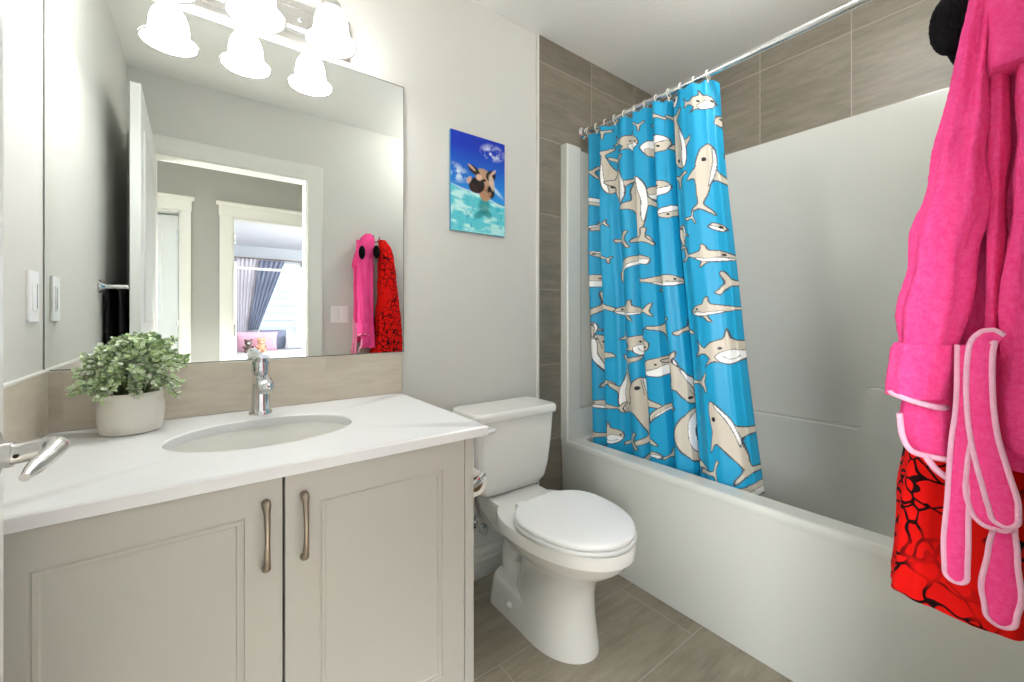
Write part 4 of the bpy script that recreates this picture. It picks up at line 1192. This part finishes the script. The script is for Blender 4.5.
# ------------------------------------------------------------------ robes on the wall hook right of the doorway
def fleece(name, rgb, lo, hi, sheen=0.5):
    m = bpy.data.materials.new(name); m.use_nodes = True
    nt = m.node_tree; bs = nt.nodes['Principled BSDF']
    tc = nt.nodes.new('ShaderNodeTexCoord')
    n1 = nt.nodes.new('ShaderNodeTexNoise'); n1.inputs['Scale'].default_value = 130; n1.inputs['Detail'].default_value = 6; n1.inputs['Roughness'].default_value = 0.75
    nt.links.new(tc.outputs['Object'], n1.inputs['Vector'])
    rg = nt.nodes.new('ShaderNodeMapRange'); rg.inputs['From Min'].default_value = 0.2; rg.inputs['From Max'].default_value = 0.8
    nt.links.new(n1.outputs['Fac'], rg.inputs['Value'])
    mx = nt.nodes.new('ShaderNodeMix'); mx.data_type = 'RGBA'
    mx.inputs['A'].default_value = (*lin(lo), 1); mx.inputs['B'].default_value = (*lin(hi), 1)
    nt.links.new(rg.outputs[0], mx.inputs['Factor']); nt.links.new(mx.outputs['Result'], bs.inputs['Base Color'])
    n2 = nt.nodes.new('ShaderNodeTexNoise'); n2.inputs['Scale'].default_value = 420; n2.inputs['Detail'].default_value = 3
    nt.links.new(tc.outputs['Object'], n2.inputs['Vector'])
    bp = nt.nodes.new('ShaderNodeBump'); bp.inputs['Strength'].default_value = 0.55; bp.inputs['Distance'].default_value = 0.003
    nt.links.new(n2.outputs['Fac'], bp.inputs['Height']); nt.links.new(bp.outputs['Normal'], bs.inputs['Normal'])
    bs.inputs['Roughness'].default_value = 0.95; bs.inputs['Specular IOR Level'].default_value = 0.1
    bs.inputs['Sheen Weight'].default_value = sheen; bs.inputs['Sheen Roughness'].default_value = 0.5
    bs.inputs['Sheen Tint'].default_value = (*lin(hi), 1)
    return m
M_pink = fleece('pink_fleece', None, (243, 36, 122), (255, 104, 170))
M_piping = fleece('pale_piping', None, (246, 168, 202), (252, 208, 224), 0.2)
M_ear = fleece('black_plush', None, (10, 9, 11), (24, 22, 25), 0.15)

# red fleece with an irregular black crackle print
M_red = bpy.data.materials.new('red_crackle_fleece'); M_red.use_nodes = True
nt = M_red.node_tree; bs = nt.nodes['Principled BSDF']
tc = nt.nodes.new('ShaderNodeTexCoord')
nz = nt.nodes.new('ShaderNodeTexNoise'); nz.inputs['Scale'].default_value = 9; nt.links.new(tc.outputs['Object'], nz.inputs['Vector'])
ad = nt.nodes.new('ShaderNodeMix'); ad.data_type = 'RGBA'; ad.blend_type = 'LINEAR_LIGHT'; ad.inputs['Factor'].default_value = 0.06
nt.links.new(tc.outputs['Object'], ad.inputs['A']); nt.links.new(nz.outputs['Color'], ad.inputs['B'])
vo = nt.nodes.new('ShaderNodeTexVoronoi'); vo.feature = 'DISTANCE_TO_EDGE'; vo.inputs['Scale'].default_value = 24
nt.links.new(ad.outputs['Result'], vo.inputs['Vector'])
lt = nt.nodes.new('ShaderNodeMath'); lt.operation = 'LESS_THAN'; lt.inputs[1].default_value = 0.055
nt.links.new(vo.outputs['Distance'], lt.inputs[0])
n3 = nt.nodes.new('ShaderNodeTexNoise'); n3.inputs['Scale'].default_value = 7; n3.inputs['Detail'].default_value = 3; nt.links.new(tc.outputs['Object'], n3.inputs['Vector'])
gt = nt.nodes.new('ShaderNodeMapRange'); gt.inputs['From Min'].default_value = 0.36; gt.inputs['From Max'].default_value = 0.44; nt.links.new(n3.outputs['Fac'], gt.inputs['Value'])
ml = nt.nodes.new('ShaderNodeMath'); ml.operation = 'MULTIPLY'; nt.links.new(lt.outputs[0], ml.inputs[0]); nt.links.new(gt.outputs[0], ml.inputs[1])
mx = nt.nodes.new('ShaderNodeMix'); mx.data_type = 'RGBA'
mx.inputs['A'].default_value = (*lin((228, 18, 12)), 1); mx.inputs['B'].default_value = (*lin((30, 6, 8)), 1)
nt.links.new(ml.outputs[0], mx.inputs['Factor']); nt.links.new(mx.outputs['Result'], bs.inputs['Base Color'])
bs.inputs['Roughness'].default_value = 0.9; bs.inputs['Specular IOR Level'].default_value = 0.15

def cloth_loft(rows, k=7, n=72, p=2.4, amp=0.10, kf=5, seed=0.0, cap0=True, cap1=True, shear=0.0, fuzz=0.0012, cx=None, sections=None, wobble=0.004):
    """rows: (z, x mid, x half, y mid, y half) from top to bottom; folds run down the cloth"""
    rows = [np.array(r, float) for r in rows]
    P = []
    for i in range(len(rows) - 1):
        p0 = rows[i - 1] if i > 0 else rows[i]; p1, p2 = rows[i], rows[i + 1]
        p3 = rows[i + 2] if i + 2 < len(rows) else rows[i + 1]
        kk = max(2, int(abs(p1[0] - p2[0]) / 0.006))
        for s in range(kk):
            t = s / kk
            P.append(p1 * (1 - t) + p2 * t + 0.5 * (t - t * t) * ((p1 - p0) * 0.0 + 0) )
    P.append(rows[-1])
    # soften the corners of the outline
    A = np.array(P)
    for _ in range(6):
        B = A.copy(); B[1:-1, 1:] = 0.25 * A[:-2, 1:] + 0.5 * A[1:-1, 1:] + 0.25 * A[2:, 1:]; A = B
    b = NB()
    rings = []
    z0 = A[0][0]
    for r in A:
        z, xm, xh, ym, yh = r
        ring = []
        for i in range(n):
            a = 2 * PI * i / n
            c_, s_ = math.cos(a), math.sin(a)
            f = 1 + amp * math.sin(kf * a + seed + 3.0 * (z0 - z)) * (0.6 + 0.4 * math.sin(9 * z + seed)) + 0.5 * amp * math.sin((kf * 2 + 1) * a + seed * 2 - 5 * z)
            x = xm + f * xh * math.copysign(abs(c_) ** (2 / p), c_)
            y = ym + f * yh * math.copysign(abs(s_) ** (2 / p), s_)
            zz = z + shear * (y - ym)
            v = Vector((x, y, zz))
            q = noise.noise(v * 14 + Vector((seed, 0, 0))) * wobble + noise.noise(v * 300) * fuzz
            v += Vector((c_, s_, 0)) * q
            v.y = max(v.y, YF + 0.003)
            ring.append(v)
        rings.append(ring)
    loft(b, rings, True, cap0, cap1)
    return b

hk = thing('coat_hook', 'small metal wall hook holding the pink and red robes', 'hook', (1.0, YF, 1.655))
b = NB(); box(b, 0.978, 1.022, YF, YF + 0.006, 1.615, 1.695, 0.004, 3); obj('back_plate', b, M_nickel, hk)
for s in (-1, 1):
    b = NB(); tube(b, [(1.0 + s * 0.008, YF + 0.005, 1.650), (1.0 + s * 0.022, YF + 0.030, 1.640), (1.0 + s * 0.036, YF + 0.052, 1.650), (1.0 + s * 0.042, YF + 0.058, 1.678)], [0.006, 0.005, 0.005, 0.007], 12, 7); obj('prong', b, M_nickel, hk)

pink = thing('bathrobe', 'fluffy pink hooded bathrobe with pale piping and black ear on the wall hook', 'robe', (0.95, YF, 0.87))
SLEEVE = [(1.635, 0.905, 0.030, 0.0465, 0.0205), (1.562, 0.905, 0.034, 0.065, 0.015), (1.5085, 0.905, 0.036, 0.073, 0.015), (1.447, 0.905, 0.036, 0.0785, 0.0185), (1.4355, 0.905, 0.034, 0.079, 0.018), (1.3825, 0.905, 0.036, 0.086, 0.024), (1.2815, 0.905, 0.036, 0.096, 0.032), (1.204, 0.905, 0.036, 0.1085, 0.0345), (1.108, 0.905, 0.036, 0.1205, 0.0355), (1.052, 0.905, 0.034, 0.1275, 0.0335)]
CUFF = [(1.066, 0.9, 0.036, 0.1270, 0.0355), (1.058, 0.9, 0.041, 0.128, 0.039), (1.024, 0.9, 0.041, 0.1315, 0.0385), (0.995, 0.9, 0.040, 0.1355, 0.0355), (0.983, 0.9, 0.038, 0.138, 0.033)]
HOOD = [(1.690, 0.965, 0.020, 0.030, 0.022), (1.663, 0.96, 0.045, 0.0425, 0.0365), (1.595, 0.945, 0.058, 0.0495, 0.0435), (1.5575, 0.935, 0.062, 0.047, 0.042), (1.535, 0.930, 0.064, 0.0395, 0.0365), (1.488, 0.925, 0.068, 0.037, 0.0345), (1.456, 0.922, 0.070, 0.036, 0.0335), (1.444, 0.922, 0.066, 0.035, 0.031)]
BODY = [(1.60, 0.955, 0.040, 0.035, 0.030), (1.487, 0.955, 0.040, 0.039, 0.033), (1.2815, 0.955, 0.038, 0.047, 0.041), (1.087, 0.953, 0.038, 0.052, 0.046), (0.979, 0.950, 0.040, 0.069, 0.060), (0.892, 0.945, 0.042, 0.074, 0.068)]
MID = [(1.47, 0.915, 0.026, 0.053, 0.0105), (1.4585, 0.915, 0.03, 0.053, 0.011), (1.345, 0.915, 0.03, 0.0545, 0.0100), (1.245, 0.915, 0.03, 0.056, 0.0095), (1.131, 0.915, 0.03, 0.0585, 0.009), (1.0665, 0.92, 0.026, 0.059, 0.009)]
FAR = [(1.445, 0.9, 0.033, 0.0200, 0.0165), (1.3325, 0.9, 0.035, 0.0205, 0.0170), (1.2655, 0.9, 0.035, 0.0225, 0.0185), (1.1295, 0.9, 0.035, 0.0295, 0.0235), (1.010, 0.9, 0.034, 0.03, 0.0235)]
FARCUFF = [(1.020, 0.9, 0.035, 0.0305, 0.0235), (1.012, 0.9, 0.039, 0.0305, 0.0265), (0.98, 0.9, 0.039, 0.0295, 0.0255), (0.9465, 0.9, 0.039, 0.0275, 0.0225), (0.927, 0.9, 0.037, 0.0255, 0.0195)]
FLAP = [(1.035, 0.915, 0.026, 0.1195, 0.0215), (0.968, 0.915, 0.03, 0.129, 0.029), (0.9265, 0.915, 0.03, 0.1265, 0.0295), (0.905, 0.915, 0.03, 0.122, 0.027), (0.8935, 0.915, 0.028, 0.1175, 0.022)]
obj('body', cloth_loft(BODY, amp=0.07, kf=6, seed=1.0), M_pink, pink, True, 80)
obj('hood', cloth_loft(HOOD, amp=0.05, kf=4, seed=2.3, wobble=0.006), M_pink, pink, True, 80)
sl = obj('sleeve', cloth_loft(SLEEVE, amp=0.15, kf=3, seed=0.9, wobble=0.008), M_pink, pink, True, 80)
cf = obj('cuff', cloth_loft(CUFF, amp=0.05, kf=4, seed=0.6, shear=-0.0, wobble=0.005), M_pink, sl, True, 80)
sl2 = obj('sleeve', cloth_loft(FAR, amp=0.06, kf=4, seed=3.3, wobble=0.005), M_pink, pink, True, 80)
obj('cuff', cloth_loft(FARCUFF, amp=0.04, kf=4, seed=4.1, wobble=0.005), M_pink, sl2, True, 80)
obj('front_panel', cloth_loft(MID, amp=0.06, kf=3, seed=5.0), M_pink, pink, True, 80)
obj('hem_flap', cloth_loft(FLAP, amp=0.06, kf=4, seed=2.0), M_pink, pink, True, 80)

def piping(pts, r=0.0032, parent=pink, name='piping'):
    b = NB(); tube(b, pts, r, 10, 8)
    return obj(name, b, M_piping, parent)
# cuff edge, all the way round
cr = [(0.9 + 0.036 * math.cos(a), 0.138 + 0.032 * math.sin(a), 0.980 + 0.3 * 0.032 * math.sin(a)) for a in np.linspace(0, 2 * PI, 25)]
piping(cr, 0.0045, cf)
piping([(0.882, 0.1545, 0.955), (0.882, 0.151, 0.921), (0.882, 0.141, 0.900), (0.882, 0.121, 0.896), (0.882, 0.097, 0.896)], 0.0042)
piping([(0.878, 0.124, 0.895), (0.878, 0.113, 0.879), (0.878, 0.097, 0.867)], 0.0045)

def strap(path, w, parent, edge=0.0032, thick=0.0048, round_end=True):
    """a flat belt strap facing -x with a pale edge all round"""
    b = NB()
    tube(b, path, w, 18, 8, flat=thick, up=(1, 0, 0))
    P = smooth_path(path, 8); m = len(P)
    if round_end:
        t = (P[-1] - P[-2]).normalized()
        for v in b.verts:      # rounded tip
            pass
        rr = w[-1] if isinstance(w, (list, tuple)) else w
        tip = [P[-1] - t * 0.001 + t * (rr * q) for q in (0.0, 0.35, 0.65, 0.85, 0.97)]
        b2 = NB(); tube(b2, tip, [rr * math.sqrt(max(0.0, 1 - q * q)) for q in (0.0, 0.35, 0.65, 0.85, 0.97)], 18, 1, flat=thick * 0.95, up=(1, 0, 0))
        mt = bpy.data.meshes.new('tip'); b2.to_mesh(mt); b2.free(); b.from_mesh(mt); bpy.data.meshes.remove(mt)
    o = obj('belt', b, M_pink, parent, True, 80)
    def wi(f):
        if not isinstance(w, (list, tuple)): return w
        q = f * (len(w) - 1); i = min(int(q), len(w) - 2); g = q - i; g = g * g * (3 - 2 * g)
        return w[i] * (1 - g) + w[i + 1] * g
    L, Rr = [], []
    for i in range(m):
        t = (P[min(i + 1, m - 1)] - P[max(i - 1, 0)]).normalized()
        a = Vector((1, 0, 0)); a = (a - t * a.dot(t)).normalized(); s = t.cross(a)
        wd = wi(i / (m - 1))
        L.append(P[i] + s * wd - a * 0.002); Rr.append(P[i] - s * wd - a * 0.002)
    t = (P[-1] - P[-2]).normalized(); s = (L[-1] - Rr[-1]) * 0.5; mid = (L[-1] + Rr[-1]) * 0.5
    arc = [mid + s * math.cos(q) + t * (s.length * math.sin(q)) for q in np.linspace(0, PI, 9)[1:-1]] if round_end else []
    L = L[::2] + [L[-1]]; Rr = Rr[::2] + [Rr[-1]]
    loop = L + arc + Rr[::-1]
    b = NB(); tube(b, loop, edge, 10, 3); obj('piping', b, M_piping, o)
    return o
B1 = [(0.866, 0.080, 1.067), (0.866, 0.081, 0.989), (0.864, 0.085, 0.917), (0.862, 0.089, 0.845), (0.860, 0.091, 0.785), (0.860, 0.091, 0.742)]
strap(B1, [0.010, 0.010, 0.0115, 0.0105, 0.012, 0.011], pink)
B2a = [(0.858, 0.050, 1.076), (0.856, 0.060, 1.080), (0.855, 0.067, 1.062), (0.855, 0.0685, 1.006), (0.854, 0.065, 0.951), (0.852, 0.057, 0.905), (0.850, 0.049, 0.868), (0.850, 0.046, 0.843)]
strap(B2a, [0.007, 0.009, 0.011, 0.012, 0.0125, 0.0135, 0.014, 0.012], pink)
B2b = [(0.862, 0.066, 0.95), (0.862, 0.070, 0.90), (0.861, 0.069, 0.862), (0.858, 0.062, 0.836), (0.856, 0.050, 0.832)]
strap(B2b, [0.008, 0.010, 0.0125, 0.012, 0.010], pink)
B3 = [(0.864, 0.046, 0.832), (0.862, 0.048, 0.79), (0.860, 0.0495, 0.740), (0.860, 0.050, 0.706)]
strap(B3, [0.008, 0.0125, 0.0175, 0.0135], pink)
# rolled front edge of the hood and plush ears
for (x, y, z, ax) in ((0.900, 0.099, 1.545, 1), (1.002, 0.092, 1.560, 1)):
    b = NB()
    bmesh.ops.create_icosphere(b, subdivisions=5, radius=1.0)
    for v in b.verts:
        d = v.co.normalized()
        v.co = Vector((x + d.x * 0.020 + 0.016 * d.z * 0, y + d.y * 0.025, z + d.z * 0.046)) + d * (noise.noise(d * 40) * 0.0016)
    obj('ear', b, M_ear, pink, True, 80)

red = thing('bathrobe', 'red bathrobe with black crackle print hanging behind the pink robe', 'robe', (1.10, YF, 0.64))
RED = [(1.655, 1.062, 0.024, 0.034, 0.026), (1.60, 1.080, 0.040, 0.050, 0.046), (1.45, 1.088, 0.056, 0.060, 0.056), (1.25, 1.092, 0.070, 0.066, 0.062), (1.1335, 1.092, 0.082, 0.0735, 0.071), (1.005, 1.090, 0.090, 0.0815, 0.079), (0.9085, 1.085, 0.094, 0.0885, 0.086), (0.863, 1.075, 0.104, 0.0905, 0.088), (0.7605, 1.066, 0.114, 0.0935, 0.091), (0.6945, 1.064, 0.118, 0.0965, 0.094), (0.636, 1.064, 0.120, 0.0985, 0.096)]
obj('body', cloth_loft(RED, n=96, amp=0.045, kf=7, seed=0.4, p=3.0, shear=0.0, wobble=0.006, fuzz=0.0004), M_red, red, True, 80)

# ------------------------------------------------------------------ bedroom seen in the mirror
def drape(name, label, cat, mtl, x0t, x1t, x0b, x1b, zt, zb, y, waves, amp, power=1.0, group=None):
    b = NB(); n, m = 60, 40
    g = []
    for j in range(m + 1):
        t = j / m; k = t ** power
        row = []
        for i in range(n + 1):
            s = i / n
            x = (x0t + (x1t - x0t) * s) * (1 - k) + (x0b + (x1b - x0b) * s) * k
            yy = y + amp * math.sin(s * 2 * PI * waves + 0.4 * math.sin(t * 4)) * (1 - 0.4 * k)
            row.append(b.verts.new((x, yy, zt + (zb - zt) * t)))
        g.append(row)
    for j in range(m):
        for i in range(n): b.faces.new((g[j][i], g[j][i + 1], g[j + 1][i + 1], g[j + 1][i]))
    o = obj(name, b, mtl, None, True, 80)
    s_ = o.modifiers.new('thickness', 'SOLIDIFY'); s_.thickness = 0.004
    return tag(o, label, cat, group)
M_sheer = mat('sheer_curtain', (222, 216, 224), 0.9, trans=0.0)
M_gray = mat('grey_drape', (132, 138, 158), 0.8, sheen=0.2)
drape('sheer_curtain', 'white sheer curtain left of the grey drape at the bedroom window', 'curtain', M_sheer, 0.58, 1.05, 0.60, 0.78, 2.19, 0.25, YW + 0.10, 7, 0.020, 0.8)
drape('drape', 'grey drape pulled aside at the bedroom window', 'curtain', M_gray, 0.94, 1.36, 0.76, 0.92, 2.17, 0.86, YW + 0.17, 5, 0.022, 1.0)
drape('sheer_curtain', 'white sheer curtain on the right side of the bedroom window', 'curtain', M_sheer, 1.70, 2.10, 1.86, 2.15, 2.19, 0.25, YW + 0.12, 6, 0.020, 0.6)
cr_ = thing('curtain_rod', 'thin dark curtain rod over the bedroom window', 'curtain rod', (1.4, YW, 2.19))
b = NB(); tube(b, [(0.45, YW + 0.115, 2.20), (2.6, YW + 0.115, 2.20)], 0.012, 12, 1); obj('rod', b, M_pull, cr_)
for x in (0.5, 1.72, 2.5):
    b = NB(); tube(b, [(x, YW, 2.215), (x, YW + 0.06, 2.22), (x, YW + 0.115, 2.21)], 0.007, 8, 3); obj('bracket', b, M_pull, cr_)

bed = thing('bed', 'white canopy bed with pink bedding under the bedroom window', 'bed', (1.4, -5.2, 0))
BX_0, BX_1, BY_0, BY_1 = 0.50, 2.60, -5.95, -4.95
M_pinkbed = mat('pink_bedding', (246, 186, 206), 0.9, bump=0.2, bscale=12)
M_whitebed = mat('white_bedding', (240, 238, 238), 0.9, bump=0.3, bscale=10)
b = NB(); box(b, BX_0, BX_1, BY_0, BY_1, 0.25, 0.50, 0.06, 4); obj('mattress', b, M_whitebed, bed)
b = NB(); box(b, BX_0 - 0.03, BX_1 + 0.03, BY_0 - 0.03, BY_1 + 0.03, 0.18, 0.27, 0.01, 2); obj('bed_frame', b, M_trim, bed)
for x in (BX_0 - 0.02, BX_1 + 0.02):
    for y in (BY_0 - 0.02, BY_1 + 0.02):
        b = NB(); box(b, x - 0.022, x + 0.022, y - 0.022, y + 0.022, 0, 1.98, 0.004, 1); obj('post', b, M_trim, bed)
b = NB(); box(b, BX_0, BX_1, BY_1 + 0.0, BY_1 + 0.04, 1.86, 1.90, 0.004, 1); obj('canopy_rail', b, M_trim, bed)
def cushion(name, label, cat, mtl, c, w, h, t, tilt, yaw=0.0):
    b = NB()
    n = 28; rings = []
    for j in range(n + 1):
        v = -1 + 2 * j / n
        ring = []
        for i in range(36):
            a = 2 * PI * i / 36
            s_, c_ = math.sin(a), math.cos(a)
            u = math.copysign(abs(c_) ** 0.5, c_)
            k = (1 - abs(v) ** 3) ** 0.6
            ring.append((u * w / 2 * (0.96 + 0.04 * v * v), math.copysign(abs(s_), s_) * t / 2 * max(k, 0.04), v * h / 2))
        rings.append(ring)
    loft(b, rings)
    bmesh.ops.rotate(b, verts=b.verts[:], matrix=Matrix.Rotation(math.radians(tilt), 3, 'X'))
    bmesh.ops.rotate(b, verts=b.verts[:], matrix=Matrix.Rotation(math.radians(yaw), 3, 'Z'))
    bmesh.ops.translate(b, verts=b.verts[:], vec=c)
    return tag(obj(name, b, mtl, None, True, 60), label, cat)
cushion('pillow', 'pink pillow leaning on the bed, seen at the bottom of the mirror', 'pillow', M_pinkbed, (0.82, -5.40, 0.675), 0.62, 0.34, 0.16, -18)
cushion('pillow', 'grey pillow behind the pink one on the bed', 'pillow', M_gray, (1.10, -5.64, 0.69), 0.42, 0.36, 0.14, -15)
cushion('pillow', 'white pillow at the right end of the bed', 'pillow', M_whitebed, (1.52, -5.50, 0.65), 0.50, 0.26, 0.20, -20)
def bear(name, label, c, s, rgb, rgb2):
    t = thing(name, label, 'stuffed toy', c)
    m1 = mat(name + '_plush', rgb, 0.95, bump=0.5, bscale=160); m2 = mat(name + '_muzzle', rgb2, 0.95, bump=0.5, bscale=160)
    def ball(nm, p, r, m, parent=t):
        b = NB(); bmesh.ops.create_icosphere(b, subdivisions=3, radius=1.0)
        for v in b.verts: v.co = Vector((c[0] + s * (p[0] + v.co.x * r[0]), c[1] + s * (p[1] + v.co.y * r[1]), c[2] + s * (p[2] + v.co.z * r[2])))
        return obj(nm, b, m, parent)
    ball('body', (0, 0, .30), (.27, .22, .30), m1)
    h = ball('head', (0, .03, .74), (.25, .22, .22), m1)
    ball('muzzle', (0, .23, .69), (.11, .09, .085), m2, h)
    for q in (-1, 1):
        ball('ear', (q * .19, .0, .93), (.085, .05, .085), m1, h)
        ball('eye', (q * .09, .225, .79), (.028, .02, .028), M_dark, h)
        ball('arm', (q * .28, .10, .40), (.09, .18, .10), m1)
        ball('leg', (q * .17, .26, .10), (.11, .20, .11), m1)
bear('teddy_bear', 'dark brown and white stuffed toy in front of the pink pillow', (0.68, -5.18, 0.506), 0.22, (112, 92, 84), (230, 224, 216))
bear('teddy_bear', 'peach stuffed toy leaning on the pink pillow', (0.865, -5.18, 0.506), 0.24, (238, 178, 140), (250, 224, 200))
